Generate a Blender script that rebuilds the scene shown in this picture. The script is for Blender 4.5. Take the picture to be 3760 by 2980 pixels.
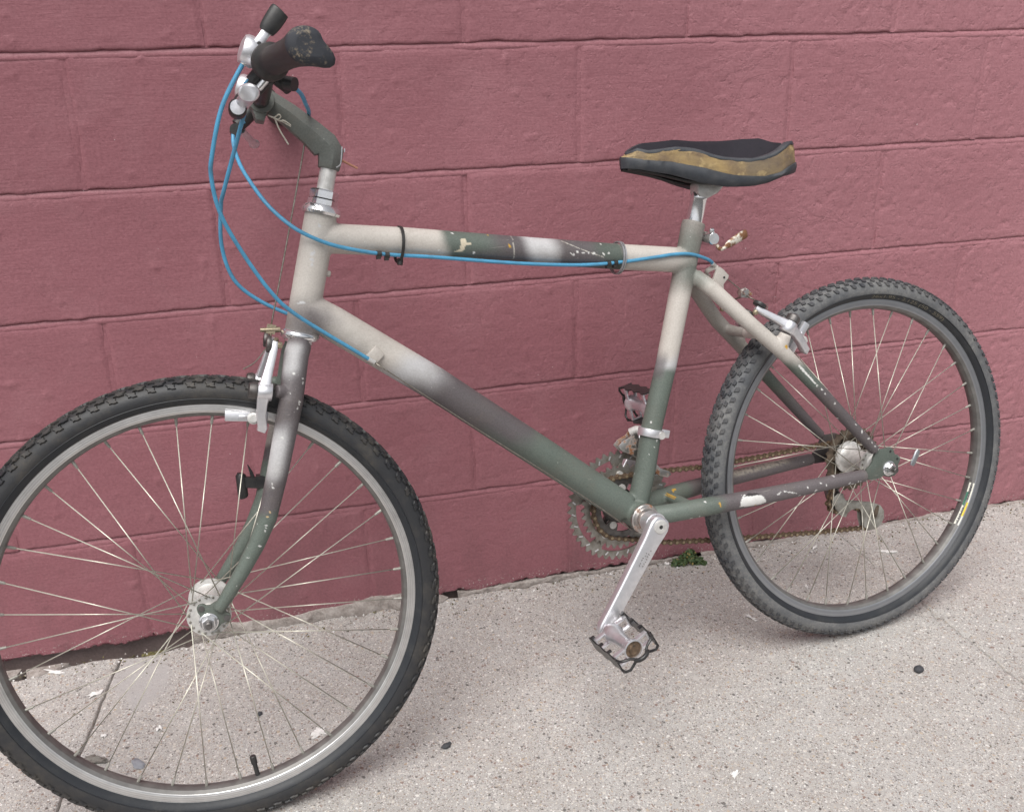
import bpy, bmesh, math, random
import numpy as np
from mathutils import Vector, Matrix, Quaternion

random.seed(7); RNG = np.random.default_rng(7)
scene = bpy.context.scene
COL = scene.collection
for o in list(bpy.data.objects): bpy.data.objects.remove(o)
PI = math.pi

# ------------------------------------------------------------------ camera
cam_d = bpy.data.cameras.new('camera'); cam = bpy.data.objects.new('camera', cam_d); COL.objects.link(cam)
cam_d.sensor_fit = 'HORIZONTAL'; cam_d.sensor_width = 36.0; cam_d.lens = 33.755
cam_d.clip_start = 0.02; cam_d.clip_end = 500
cR = Vector((0.96631645, -0.2563774, -0.02243096)); cU = Vector((0.11307933, 0.34467678, 0.93188571)); cF = Vector((0.231183, 0.90303297, -0.36205783))
cam.matrix_world = Matrix(((cR.x, cU.x, -cF.x, 0.262493), (cR.y, cU.y, -cF.y, -1.641868), (cR.z, cU.z, -cF.z, 1.031069), (0, 0, 0, 1)))
scene.camera = cam

# ------------------------------------------------------------------ light: bright overcast sky
SUN_EL, SUN_AZ = math.radians(62), math.radians(208)      # azimuth clockwise from +y
w = bpy.data.worlds.new('World'); scene.world = w; w.use_nodes = True
nt = w.node_tree; nt.nodes.clear()
out = nt.nodes.new('ShaderNodeOutputWorld'); bg = nt.nodes.new('ShaderNodeBackground'); sky = nt.nodes.new('ShaderNodeTexSky')
sky.sky_type = 'NISHITA'; sky.sun_disc = False; sky.sun_elevation = SUN_EL; sky.sun_rotation = SUN_AZ
sky.air_density = 1.0; sky.dust_density = 4.0; sky.ozone_density = 1.0
hsv = nt.nodes.new('ShaderNodeHueSaturation'); hsv.inputs['Saturation'].default_value = 0.22
nt.links.new(sky.outputs[0], hsv.inputs['Color']); nt.links.new(hsv.outputs[0], bg.inputs['Color'])
bg.inputs['Strength'].default_value = 0.103
nt.links.new(bg.outputs[0], out.inputs[0])
sd = bpy.data.lights.new('sun', 'SUN'); sun = bpy.data.objects.new('sun', sd); COL.objects.link(sun)
sd.energy = 2.0; sd.angle = math.radians(46); sd.color = (1.0, 0.97, 0.93)
sdir = Vector((math.sin(SUN_AZ) * math.cos(SUN_EL), math.cos(SUN_AZ) * math.cos(SUN_EL), math.sin(SUN_EL)))
sun.rotation_euler = sdir.to_track_quat('Z', 'Y').to_euler(); sun.location = sdir * 6
vs = scene.view_settings
scene.display_settings.display_device = 'sRGB'
vs.view_transform = 'Standard'; vs.look = 'None'; vs.exposure = 0.35; vs.gamma = 1.0; vs.use_curve_mapping = False

# ------------------------------------------------------------------ numeric noise (for geometry)
_perm = RNG.permutation(256); _perm = np.concatenate([_perm, _perm, _perm])
_grad = RNG.normal(size=(256, 3)); _grad /= np.linalg.norm(_grad, axis=1)[:, None]
def pnoise(x, y, z=0.0):
    x = np.asarray(x, float); y = np.asarray(y, float); z = np.zeros_like(x) + z
    xi, yi, zi = np.floor(x).astype(int), np.floor(y).astype(int), np.floor(z).astype(int)
    xf, yf, zf = x - xi, y - yi, z - zi
    f = lambda t: t * t * t * (t * (t * 6 - 15) + 10)
    u, v, ww = f(xf), f(yf), f(zf); r = 0
    for dx in (0, 1):
        for dy in (0, 1):
            for dz in (0, 1):
                h = _perm[_perm[_perm[(xi + dx) & 255] + ((yi + dy) & 255)] + ((zi + dz) & 255)]
                g = _grad[h]
                d = g[..., 0] * (xf - dx) + g[..., 1] * (yf - dy) + g[..., 2] * (zf - dz)
                r = r + d * (u if dx else 1 - u) * (v if dy else 1 - v) * (ww if dz else 1 - ww)
    return r * 1.5

# ------------------------------------------------------------------ materials
MATS = {}
class NG:
    """small node helper"""
    def __init__(s, name):
        s.m = bpy.data.materials.new(name); s.m.use_nodes = True; s.t = s.m.node_tree; s.t.nodes.clear()
        s.out = s.n('ShaderNodeOutputMaterial'); s.b = s.n('ShaderNodeBsdfPrincipled'); s.l(s.b.outputs[0], s.out.inputs[0]); MATS[name] = s.m
        s.co = s.n('ShaderNodeTexCoord').outputs['Object']
    def n(s, t, **k):
        n = s.t.nodes.new(t)
        for a, v in k.items(): setattr(n, a, v)
        return n
    def l(s, a, b): s.t.links.new(a, b)
    def put(s, sock, v):
        if hasattr(v, 'links') or isinstance(v, bpy.types.NodeSocket): s.l(v, sock)
        else:
            if isinstance(v, (tuple, list)) and len(v) == 3 and sock.type == 'RGBA': v = (*v, 1)
            sock.default_value = v
    def scale(s, v, co=None):
        n = s.n('ShaderNodeMapping'); n.inputs['Scale'].default_value = v if isinstance(v, (tuple, list)) else (v, v, v); s.l(co or s.co, n.inputs[0]); return n.outputs[0]
    def noise(s, sc, det=4, rough=.55, co=None, dist=0, col=False):
        n = s.n('ShaderNodeTexNoise'); n.inputs['Scale'].default_value = sc; n.inputs['Detail'].default_value = det; n.inputs['Roughness'].default_value = rough; n.inputs['Distortion'].default_value = dist
        s.l(co or s.co, n.inputs['Vector']); return n.outputs['Color' if col else 0]
    def vor(s, sc, feat='F1', co=None, outp='Distance', rnd=1):
        n = s.n('ShaderNodeTexVoronoi', feature=feat); n.inputs['Scale'].default_value = sc; n.inputs['Randomness'].default_value = rnd; s.l(co or s.co, n.inputs['Vector']); return n.outputs[outp]
    def ramp(s, v, stops, interp='LINEAR'):
        n = s.n('ShaderNodeValToRGB'); cr = n.color_ramp; cr.interpolation = interp
        while len(cr.elements) < len(stops): cr.elements.new(.5)
        for e, (p, c) in zip(cr.elements, stops):
            e.position = p; e.color = (*c, 1) if isinstance(c, (tuple, list)) else (c, c, c, 1)
        s.l(v, n.inputs[0]); return n.outputs[0]
    def mix(s, f, a, b, mode='MIX'):
        n = s.n('ShaderNodeMix', data_type='RGBA', blend_type=mode); s.put(n.inputs[0], f); s.put(n.inputs[6], a); s.put(n.inputs[7], b); return n.outputs[2]
    def math(s, op, a, b=0.0, clamp=False):
        n = s.n('ShaderNodeMath', operation=op, use_clamp=clamp); s.put(n.inputs[0], a); s.put(n.inputs[1], b); return n.outputs[0]
    def sep(s, co=None):
        n = s.n('ShaderNodeSeparateXYZ'); s.l(co or s.co, n.inputs[0]); return n.outputs
    def bump(s, h, strength=.5, dist=.001, norm=None):
        n = s.n('ShaderNodeBump'); n.inputs['Strength'].default_value = strength; n.inputs['Distance'].default_value = dist; s.put(n.inputs['Height'], h)
        if norm: s.l(norm, n.inputs['Normal'])
        return n.outputs[0]
    def set(s, col=None, rough=None, metal=None, norm=None, spec=None):
        b = s.b.inputs
        if col is not None: s.put(b['Base Color'], col)
        if rough is not None: s.put(b['Roughness'], rough)
        if metal is not None: s.put(b['Metallic'], metal)
        if norm is not None: s.put(b['Normal'], norm)
        if spec is not None: s.put(b['Specular IOR Level'], spec)
        return s.m

def simple(name, c1, c2=None, rough=.5, metal=0, sc=60, bump=0, bsc=400, rvar=.12, spec=.5):
    g = NG(name); c2 = c2 or tuple(x * .75 for x in c1)
    n = g.noise(sc, 5); f = g.ramp(n, [(.35, 0), (.68, 1)])
    col = g.mix(f, c1, c2); rr = g.math('ADD', g.math('MULTIPLY', n, rvar * 2), rough - rvar)
    nr = g.bump(g.noise(bsc, 3), bump, .0006) if bump else None
    return g.set(col, rr, metal, nr, spec)

simple('alloy', (.82, .82, .85), (.70, .70, .73), .36, .8, 90, .12, 700)
simple('alloy_dull', (.70, .69, .67), (.52, .51, .49), .46, .4, 120, .25, 500)
simple('chrome', (.86, .86, .88), (.72, .71, .70), .14, .92, 60)
simple('grimy_alloy', (.40, .395, .36), (.20, .185, .16), .55, .35, 70, .3, 500)
simple('steel_dark', (.20, .19, .185), (.11, .10, .095), .5, .85, 90, .2, 500)
simple('ring_steel', (.40, .385, .355), (.22, .195, .165), .48, .8, 70, .2, 500)
simple('black_plastic', (.022, .022, .024), (.035, .034, .033), .42, 0, 120, .15, 900)
simple('rubber_grip', (.022, .021, .022), (.045, .040, .036), .62, 0, 60, .3, 900)
simple('black_paint', (.018, .018, .020), (.035, .034, .032), .35, 0, 150, .15, 500)
simple('blue_housing', (.085, .330, .54), (.075, .25, .40), .36, 0, 55, .1, 500)
simple('cable_wire', (.36, .34, .30), (.22, .19, .16), .42, .9, 300)
simple('spoke_steel', (.80, .78, .68), (.64, .62, .53), .36, .4, 30)
simple('brass', (.52, .45, .33), (.34, .28, .19), .38, .8, 300)
simple('string', (.60, .57, .50), (.45, .40, .33), .8, 0, 300)
simple('tan_straw', (.42, .20, .13), (.36, .17, .11), .7, 0, 100)
simple('zip_tie', (.024, .022, .020), (.03, .03, .03), .45)
simple('wire_tie', (.42, .42, .44), (.3, .3, .31), .4, .5)
simple('white_scrap', (.82, .81, .80), (.66, .65, .63), .7, 0, 200, .4, 500)
simple('dark_stone', (.045, .048, .055), (.07, .07, .075), .8, 0, 200, .4, 500)
simple('blue_stone', (.30, .32, .35), (.24, .25, .28), .85, 0, 200, .4, 500)
simple('grey_stone', (.24, .225, .205), (.15, .14, .125), .9, 0, 90, .8, 300)
simple('stem_leaf', (.10, .13, .05), (.06, .08, .03), .6)

g = NG('grip_end'); n = g.noise(70, 5, .6); f = g.math('MULTIPLY', g.ramp(n, [(.50, 0), (.66, 1)]), g.ramp(g.noise(330, 3, .6), [(.46, 0), (.60, 1)]))
g.set(g.mix(f, (.036, .039, .048), (.27, .22, .16)), .75, 0, g.bump(g.noise(600, 3), .3, .0006))

g = NG('rusty_chain'); n = g.noise(130, 5, .65)
g.set(g.ramp(n, [(.3, (.060, .048, .038)), (.5, (.145, .098, .064)), (.7, (.25, .18, .12))]), g.math('ADD', g.math('MULTIPLY', n, .3), .45), .35, g.bump(g.noise(500, 4), .5, .0006))
simple('chain_pin', (.36, .29, .19), (.22, .16, .10), .4, .5, 300)
g = NG('rust_steel'); n = g.noise(55, 5, .65)
f = g.ramp(n, [(.52, 0), (.62, 1)])
g.set(g.mix(f, (.62, .60, .58), (.26, .12, .06)), g.math('ADD', g.math('MULTIPLY', f, .35), .35), g.math('SUBTRACT', 1, f), g.bump(g.noise(500, 4), .3, .0005))
g = NG('rust_lever'); n = g.noise(110, 4, .6); f = g.ramp(n, [(.40, 0), (.52, 1)])
g.set(g.mix(f, (.66, .63, .55), (.22, .105, .05)), .5, .35)
g = NG('cassette_metal'); n = g.noise(60, 5, .65)
g.set(g.ramp(n, [(.35, (.075, .058, .045)), (.55, (.16, .125, .095)), (.72, (.25, .19, .14))]), .55, .55, g.bump(g.noise(500, 4), .4, .0006))

# spray-can camouflage: per-vertex paint colour + small chips
g = NG('camo_paint')
at = g.n('ShaderNodeAttribute', attribute_name='paint'); n = g.noise(26, 5, .6); fine = g.noise(420, 3, .7)
c = g.mix(.5, at.outputs['Color'], g.mix(g.math('MULTIPLY', fine, 1.0), (0, 0, 0), (1, 1, 1)), 'SOFT_LIGHT')
c = g.mix(.16, c, g.mix(n, (0, 0, 0), (1, 1, 1)), 'SOFT_LIGHT')
chip = g.math('MULTIPLY', g.ramp(g.noise(170, 3, .6), [(.705, 0), (.715, 1)]), g.ramp(g.noise(11, 2), [(.5, 0), (.6, 1)]))
c = g.mix(g.math('MULTIPLY', chip, .85), c, (.66, .66, .64))
gr = g.math('MULTIPLY', g.ramp(g.noise(17, 6, .7), [(.50, 0), (.72, .34)]), g.ramp(g.noise(240, 3, .7), [(.35, .3), (.6, 1)])); c = g.mix(gr, c, (.17, .14, .11))
scr = g.ramp(g.noise(60, 2, .5, g.scale((.35, 6, 6)), .4), [(.735, 0), (.745, .5)]); c = g.mix(scr, c, (.36, .34, .31))
g.set(c, g.math('ADD', g.math('MULTIPLY', n, .2), .42), 0, g.bump(g.noise(900, 3), .18, .0004), .4)

# tyre rubber with dust
def rubber(name, c1, dust, amt):
    g = NG(name); n = g.noise(22, 6, .65); f = g.ramp(n, [(.42 - amt, 0), (.80 - amt, 1)]); n2 = g.noise(260, 4, .6)
    f2 = g.math('MULTIPLY', f, g.ramp(n2, [(.35, .35), (.65, 1)]))
    g.set(g.mix(f2, c1, dust), g.math('ADD', g.math('MULTIPLY', f, .25), .48), 0, g.bump(n2, .35, .0007), .45)
rubber('tyre_black', (.028, .029, .032), (.095, .082, .066), -.05)
rubber('tyre_tread', (.022, .023, .026), (.12, .105, .085), .0)
rubber('tyre_grey', (.085, .090, .098), (.235, .23, .22), .08)
rubber('tread_grey', (.040, .043, .050), (.16, .155, .148), .03)
rubber('tyre_side', (.022, .025, .030), (.075, .075, .07), -.08)

# brushed / anodised rims : concentric machining lines
def rim_mat(name, c1, c2, metal, rough, lines):
    g = NG(name); s = g.sep(); r = g.math('SQRT', g.math('ADD', g.math('MULTIPLY', s[0], s[0]), g.math('MULTIPLY', s[1], s[1])))
    wv = g.math('SINE', g.math('MULTIPLY', r, lines)); n = g.noise(45, 5, .6)
    f = g.math('ADD', g.math('MULTIPLY', wv, .24), n, True)
    g.set(g.mix(f, c1, c2), g.math('ADD', g.math('MULTIPLY', n, .2), rough - .1), metal, g.bump(wv, .25, .0004))
rim_mat('rim_silver', (.55, .545, .54), (.84, .83, .82), .9, .32, 2300)
rim_mat('rim_grey', (.27, .28, .30), (.36, .37, .39), .75, .42, 900)
simple('rim_grey_inner', (.17, .165, .16), (.24, .235, .225), .5, .6, 60)

# saddle
g = NG('foam_yellow'); n = g.noise(24, 6, .65); n2 = g.noise(9, 3); f = g.ramp(n, [(.36, 0), (.66, 1)])
c = g.mix(f, (.39, .275, .115), (.17, .115, .07)); c = g.mix(g.ramp(n2, [(.45, 0), (.7, .75)]), c, (.12, .10, .085))
c = g.mix(g.ramp(g.noise(60, 4), [(.58, 0), (.72, .7)]), c, (.55, .41, .20))
g.set(c, .8, 0, g.bump(g.noise(220, 5, .7), .6, .0012))
simple('foam_black', (.009, .008, .014), (.016, .014, .021), .85, 0, 80, .5, 500)
simple('saddle_vinyl', (.034, .039, .048), (.060, .063, .070), .58, 0, 70, .25, 500)
simple('saddle_under', (.014, .013, .012), (.02, .018, .016), .7)

# ---- wall paint
def wall_paint(name):
    g = NG(name); geo = g.n('ShaderNodeNewGeometry'); P = geo.outputs['Position']; s = g.sep(P)
    big = g.noise(1.6, 4, .6, P); mid = g.noise(9, 5, .6, P)
    c = g.mix(g.ramp(big, [(.3, 0), (.7, 1)]), (.268, .104, .123), (.320, .130, .153))
    c = g.mix(g.math('MULTIPLY', g.ramp(mid, [(.5, 0), (.72, 1)]), .35), c, (.345, .165, .185))
    c = g.mix(g.math('MULTIPLY', g.ramp(g.noise(28, 5, .7, P), [(.56, 0), (.7, 1)]), .22), c, (.205, .092, .104))
    painted_light = g.ramp(g.math('ADD', g.math('MULTIPLY', s[0], .34), g.math('ADD', g.math('MULTIPLY', s[2], .30), g.math('MULTIPLY', g.math('SUBTRACT', big, .5), .5))), [(.36, 0), (.88, .85)])
    c = g.mix(painted_light, c, (.430, .198, .224))          # brighter light at the upper right, painted in as paler, pinker wall colour
    # small bare / pale nicks
    nick = g.math('MULTIPLY', g.ramp(g.noise(150, 2, .5, P), [(.765, 0), (.78, 1)]), g.ramp(g.noise(4, 3, .6, P), [(.48, 0), (.56, 1)]))
    c = g.mix(nick, c, (.62, .52, .52))
    low = g.math('MULTIPLY', g.ramp(g.noise(240, 3, .6, P), [(.60, 0), (.64, 1)]), g.ramp(s[2], [(.0, 1), (.016, 0)]))
    c = g.mix(low, c, (.50, .44, .42))
    grime = g.math('MULTIPLY', g.ramp(g.noise(7, 5, .65, g.scale((1, 1, .45), P)), [(.46, 0), (.70, 1)]), g.ramp(s[2], [(.0, .55), (.30, .0)]))
    c = g.mix(grime, c, (.150, .078, .084))
    # rubbed concrete along the foot of the wall
    zz = g.math('ADD', s[2], g.math('MULTIPLY', g.math('SUBTRACT', g.noise(16, 5, .7, P), .5), .045))
    foot = g.ramp(zz, [(0, 1), (.004, 0)])
    foot = g.math('LESS_THAN', zz, -.0135)
    c = g.mix(foot, c, g.mix(g.noise(70, 4, .6, P), (.30, .23, .22), (.20, .155, .145)))
    # relief
    rough_zone = g.ramp(g.math('ADD', g.math('MULTIPLY', s[0], .55), g.math('ADD', g.math('MULTIPLY', g.math('SUBTRACT', big, .5), .9), g.math('MULTIPLY', s[2], .12))), [(.25, .25), (.75, 1)])
    strokes = g.noise(60, 4, .6, g.scale((.35, 1, 4.5), P))
    pits = g.ramp(g.noise(95, 3, .55, P), [(.27, 0), (.42, 1)])
    pits2 = g.ramp(g.noise(42, 5, .65, P, .4), [(.30, 0), (.44, 1)])
    nwarp = g.noise(5.2, 5, .62, P, .6)
    flake = g.ramp(nwarp, [(.565, 0), (.572, 1)])
    flake2 = g.ramp(g.noise(7.5, 4, .6, g.scale((1, 1, 1.7), P), .9), [(.60, 0), (.606, 1)])
    h = g.math('MULTIPLY', strokes, .45)
    h = g.math('ADD', h, g.math('MULTIPLY', g.math('MULTIPLY', pits, rough_zone), .7))
    h = g.math('ADD', h, g.math('MULTIPLY', g.math('MULTIPLY', pits2, rough_zone), .9))
    h = g.math('ADD', h, g.math('MULTIPLY', g.math('MULTIPLY', g.math('ADD', flake, flake2), g.math('SUBTRACT', rough_zone, .2)), .42))
    h = g.math('ADD', h, g.math('MULTIPLY', g.noise(260, 3, .6, P), .42))
    c = g.mix(.35, c, g.mix(g.ramp(g.noise(210, 3, .65, P), [(.3, 0), (.7, 1)]), (.25, .25, .25), (.75, .75, .75)), 'SOFT_LIGHT')
    g.set(c, g.math('ADD', g.math('MULTIPLY', mid, .22), .44), 0, g.bump(h, .62, .0017), .42)
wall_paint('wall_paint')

# ---- exposed-aggregate concrete
g = NG('concrete'); geo = g.n('ShaderNodeNewGeometry'); P = geo.outputs['Position']
big = g.noise(2.2, 5, .6, P); mid = g.noise(14, 5, .6, P)
c = g.mix(g.ramp(big, [(.3, 0), (.7, 1)]), (.402, .390, .376), (.468, .457, .444))
c = g.mix(g.math('MULTIPLY', g.ramp(mid, [(.42, 0), (.7, 1)]), .30), c, (.345, .305, .275))
stain = g.ramp(g.noise(4.5, 6, .62, P, .5), [(.44, 0), (.66, 1)]); c = g.mix(g.math('MULTIPLY', stain, .26), c, (.27, .235, .21))
fine = g.noise(780, 2, .7, P)
c = g.mix(.9, c, g.mix(g.ramp(fine, [(.25, 0), (.75, 1)]), (.10, .10, .10), (.90, .90, .90)), 'SOFT_LIGHT')
h = g.math('MULTIPLY', fine, .5)
for sc, lo, pal, amt in ((400, .12, [(.0, (.11, .092, .080)), (.14, (.27, .20, .16)), (.30, (.42, .37, .32)), (.50, (.58, .55, .51)), (.70, (.36, .345, .335)), (.84, (.78, .76, .72))], .66),
                         (270, .70, [(.0, (.065, .052, .048)), (.22, (.24, .15, .115)), (.40, (.50, .42, .33)), (.58, (.66, .62, .57)), (.78, (.24, .225, .22)), (.90, (.86, .85, .83))], .68),
                         (165, .885, [(.0, (.055, .048, .046)), (.20, (.21, .115, .085)), (.42, (.46, .36, .26)), (.62, (.62, .58, .53)), (.80, (.23, .22, .22)), (.90, (.74, .72, .69))], .72),
                         (85, .90, [(.0, (.47, .44, .41)), (.4, (.52, .50, .475)), (.7, (.40, .38, .36)), (.9, (.58, .56, .53))], .55)):
    wp = g.noise(sc * .9, 2, .5, P, 0, True)
    vm = g.n('ShaderNodeVectorMath', operation='MULTIPLY_ADD'); g.l(wp, vm.inputs[0]); vm.inputs[1].default_value = (.9 / sc,) * 3; g.l(P, vm.inputs[2]); PW = vm.outputs[0]
    vc = g.n('ShaderNodeTexVoronoi'); vc.inputs['Scale'].default_value = sc; g.l(PW, vc.inputs['Vector'])
    sv = g.n('ShaderNodeSeparateColor'); g.l(vc.outputs['Color'], sv.inputs[0])
    sel = g.math('GREATER_THAN', sv.outputs[0], lo)
    inside = g.ramp(vc.outputs['Distance'], [(.36, 1), (.50, 0)])
    m = g.math('MULTIPLY', sel, inside)
    c = g.mix(g.math('MULTIPLY', m, amt), c, g.ramp(sv.outputs[1], pal, 'CONSTANT'))
    h = g.math('ADD', h, g.math('MULTIPLY', m, .4))
pit = g.math('MULTIPLY', g.ramp(g.noise(130, 3, .6, P), [(.25, 1), (.33, 0)]), .8)
c = g.mix(g.math('MULTIPLY', pit, .5), c, (.17, .14, .12)); h = g.math('SUBTRACT', h, pit)
# old grey patch of smeared cement beside the left joint
vd = g.n('ShaderNodeVectorMath', operation='DISTANCE'); mp = g.n('ShaderNodeMapping'); g.l(P, mp.inputs[0]); mp.inputs['Scale'].default_value = (1, .62, 1)
g.l(mp.outputs[0], vd.inputs[0]); vd.inputs[1].default_value = (-.035, -.062, -.02)
pf = g.ramp(g.math('ADD', vd.outputs['Value'], g.math('MULTIPLY', g.math('SUBTRACT', mid, .5), .09)), [(.034, .75), (.055, 0)])
c = g.mix(pf, c, (.42, .405, .40))
g.set(c, .86, 0, g.bump(h, .55, .0011), .3)

g = NG('cement'); n = g.noise(60, 5, .65); n2 = g.noise(260, 3)
c = g.mix(g.ramp(n, [(.35, 0), (.65, 1)]), (.25, .215, .195), (.40, .36, .335)); c = g.mix(.6, c, g.mix(n2, (.1, .1, .1), (.9, .9, .9)), 'SOFT_LIGHT')
g.set(c, .9, 0, g.bump(g.math('ADD', n, n2), .8, .002))
g = NG('soil'); n = g.noise(120, 5, .7)
g.set(g.ramp(n, [(.3, (.018, .014, .012)), (.55, (.055, .045, .036)), (.75, (.12, .10, .08))]), .95, 0, g.bump(n, .9, .004))
g = NG('moss_debris'); n = g.noise(80, 4, .6)
g.set(g.ramp(n, [(.35, (.05, .045, .025)), (.55, (.16, .14, .055)), (.75, (.26, .22, .10))]), .9, 0, g.bump(n, .6, .002))
g = NG('asphalt'); n = g.noise(160, 4, .7); g.set(g.ramp(n, [(.3, (.035, .035, .036)), (.7, (.075, .073, .07))]), .9, 0, g.bump(n, .6, .003))
g = NG('leaf_green'); n = g.noise(140, 4); oi = g.n('ShaderNodeNewGeometry').outputs['Random Per Island']
c = g.mix(oi, (.035, .075, .028), (.085, .135, .055)); c = g.mix(g.ramp(n, [(.4, 0), (.7, .5)]), c, (.11, .13, .05))
g.set(c, .6, 0, None, .35)
simple('leaf_yellow', (.30, .24, .07), (.20, .15, .05), .7)
for nm, cc in dict(sticker_white=(.74, .73, .64), sticker_green=(.03, .16, .10), sticker_yellow=(.72, .60, .05), sticker_ink=(.02, .02, .025), sticker_orange=(.6, .25, .05), tyre_print=(.20, .18, .13), etch=(.22, .21, .20)).items():
    simple(nm, cc, tuple(v * .85 for v in cc), .5, 0, 200)

# ------------------------------------------------------------------ mesh helpers
def vec(*a): return np.array(a if len(a) > 1 else a[0], float)
def unit(v): v = np.asarray(v, float); return v / np.linalg.norm(v)
def perp(d):
    d = unit(d); a = np.array([0, 0, 1.]) if abs(d[2]) < .9 else np.array([1., 0, 0]); x = unit(np.cross(a, d)); return x, np.cross(d, x)
class MB:
    def __init__(s): s.v = []; s.f = []; s.m = []
    def add(s, vs, fs, m=0):
        b = len(s.v); s.v.extend([tuple(map(float, p)) for p in vs]); s.f.extend([tuple(i + b for i in f) for f in fs]); s.m.extend([m] * len(fs)); return s
    def rings(s, R, m=0, close=True, caps=True, loop=False):
        n = len(R[0]); vs = [p for r in R for p in r]; fs = []
        k = len(R)
        for i in range(k if loop else k - 1):
            a, b = i * n, ((i + 1) % k) * n
            for j in range(n if close else n - 1):
                j2 = (j + 1) % n; fs.append((a + j, a + j2, b + j2, b + j))
        if caps and not loop: fs.append(tuple(range(n))[::-1]); fs.append(tuple((k - 1) * n + j for j in range(n)))
        return s.add(vs, fs, m)
    def tube(s, path, r, seg=12, m=0, caps=True, loop=False, flat=1.0, up=None):
        P = [np.asarray(p, float) for p in path]; n = len(P); rr = r if isinstance(r, (list, tuple, np.ndarray)) else [r] * n
        R = []; X = None
        for i in range(n):
            d = unit((P[(i + 1) % n] - P[i - 1]) if loop else (P[min(i + 1, n - 1)] - P[max(i - 1, 0)]))
            if X is None:
                X = unit(np.cross(up, d)) if up is not None else perp(d)[0]
            else: X = unit(X - d * (X @ d))
            Y = np.cross(d, X)
            R.append([P[i] + X * math.cos(2 * PI * j / seg) * rr[i] + Y * math.sin(2 * PI * j / seg) * rr[i] * flat for j in range(seg)])
        return s.rings(R, m, caps=caps, loop=loop)
    def lathe(s, o, d, prof, seg=24, m=0, caps=True):
        o = np.asarray(o, float); d = unit(d); X, Y = perp(d)
        R = [[o + d * h + (X * math.cos(2 * PI * j / seg) + Y * math.sin(2 * PI * j / seg)) * max(r, 1e-5) for j in range(seg)] for h, r in prof]
        return s.rings(R, m, caps=caps)
    def box(s, c, X, Y, Z, m=0):
        c, X, Y, Z = [np.asarray(q, float) for q in (c, X, Y, Z)]
        vs = [c + X * i + Y * j + Z * k for i in (-1, 1) for j in (-1, 1) for k in (-1, 1)]
        return s.add(vs, [(0, 1, 3, 2), (4, 6, 7, 5), (0, 4, 5, 1), (2, 3, 7, 6), (0, 2, 6, 4), (1, 5, 7, 3)], m)
    def prism(s, poly, ext, m=0):
        poly = [np.asarray(p, float) for p in poly]; ext = np.asarray(ext, float); n = len(poly)
        vs = poly + [p + ext for p in poly]
        return s.add(vs, [tuple(range(n))[::-1], tuple(range(n, 2 * n))] + [(i, (i + 1) % n, (i + 1) % n + n, i + n) for i in range(n)], m)
    def plate(s, outer, inner, z0, z1, m=0):
        """annular plate in local xy between two loops with the same vertex count"""
        n = len(outer); vs = [(x, y, z) for z in (z0, z1) for L in (outer, inner) for x, y in L]; fs = []
        for i in range(n):
            j = (i + 1) % n
            fs += [(i, n + i, n + j, j), (2 * n + i, 2 * n + j, 3 * n + j, 3 * n + i), (i, j, 2 * n + j, 2 * n + i), (n + i, 3 * n + i, 3 * n + j, n + j)]
        return s.add(vs, fs, m)
    def ball(s, c, r, seg=14, m=0, sc=(1, 1, 1)):
        c = np.asarray(c, float); R = []
        for i in range(seg // 2 + 1):
            a = -PI / 2 + PI * i / (seg // 2); q = max(math.cos(a), 1e-3)
            R.append([c + np.array([math.cos(2 * PI * j / seg) * q * sc[0], math.sin(2 * PI * j / seg) * q * sc[1], math.sin(a) * sc[2]]) * r for j in range(seg)])
        return s.rings(R, m)
    def mesh(s, name, mats, ang=40, bevel=0, bseg=2):
        me = bpy.data.meshes.new(name); me.from_pydata(s.v, [], s.f)
        mats = mats if isinstance(mats, (list, tuple)) else [mats]
        for q in mats: me.materials.append(MATS[q])
        me.polygons.foreach_set('material_index', s.m)
        if 1:
            bm = bmesh.new(); bm.from_mesh(me)
            bmesh.ops.recalc_face_normals(bm, faces=bm.faces)
            if bevel:
                ed = [e for e in bm.edges if len(e.link_faces) == 2 and e.calc_face_angle(0) > math.radians(35)]
                bmesh.ops.bevel(bm, geom=ed, offset=bevel, segments=bseg, affect='EDGES', profile=.5, clamp_overlap=True)
            bm.to_mesh(me); bm.free()
        me.shade_smooth()
        if ang < 180: me.set_sharp_from_angle(angle=math.radians(ang))
        return me
def link(name, me, parent=None, M=None, **props):
    o = bpy.data.objects.new(name, me); COL.objects.link(o)
    if parent is not None: o.parent = parent
    if M is not None: o.matrix_local = M
    for k, v in props.items(): o[k] = v
    return o
def empty(name, M=None, parent=None, **props):
    o = link(name, None, parent, M, **props); o.empty_display_size = .05; return o
def catmull(P, n=8):
    P = [np.asarray(p, float) for p in P]; Q = [2 * P[0] - P[1]] + P + [2 * P[-1] - P[-2]]; R = []
    for i in range(1, len(Q) - 2):
        a, b, c, d = Q[i - 1:i + 3]
        for k in range(n):
            t = k / n; R.append(.5 * (2 * b + (c - a) * t + (2 * a - 5 * b + 4 * c - d) * t * t + (3 * b - a - 3 * c + d) * t ** 3))
    R.append(P[-1]); return R
def rrect(w, h, r, n=4):
    pts = []
    for cx, cy, a0 in ((w - r, h - r, 0), (-w + r, h - r, 90), (-w + r, -h + r, 180), (w - r, -h + r, 270)):
        for k in range(n + 1):
            a = math.radians(a0 + 90 * k / n); pts.append((cx + r * math.cos(a), cy + r * math.sin(a)))
    return pts
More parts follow.
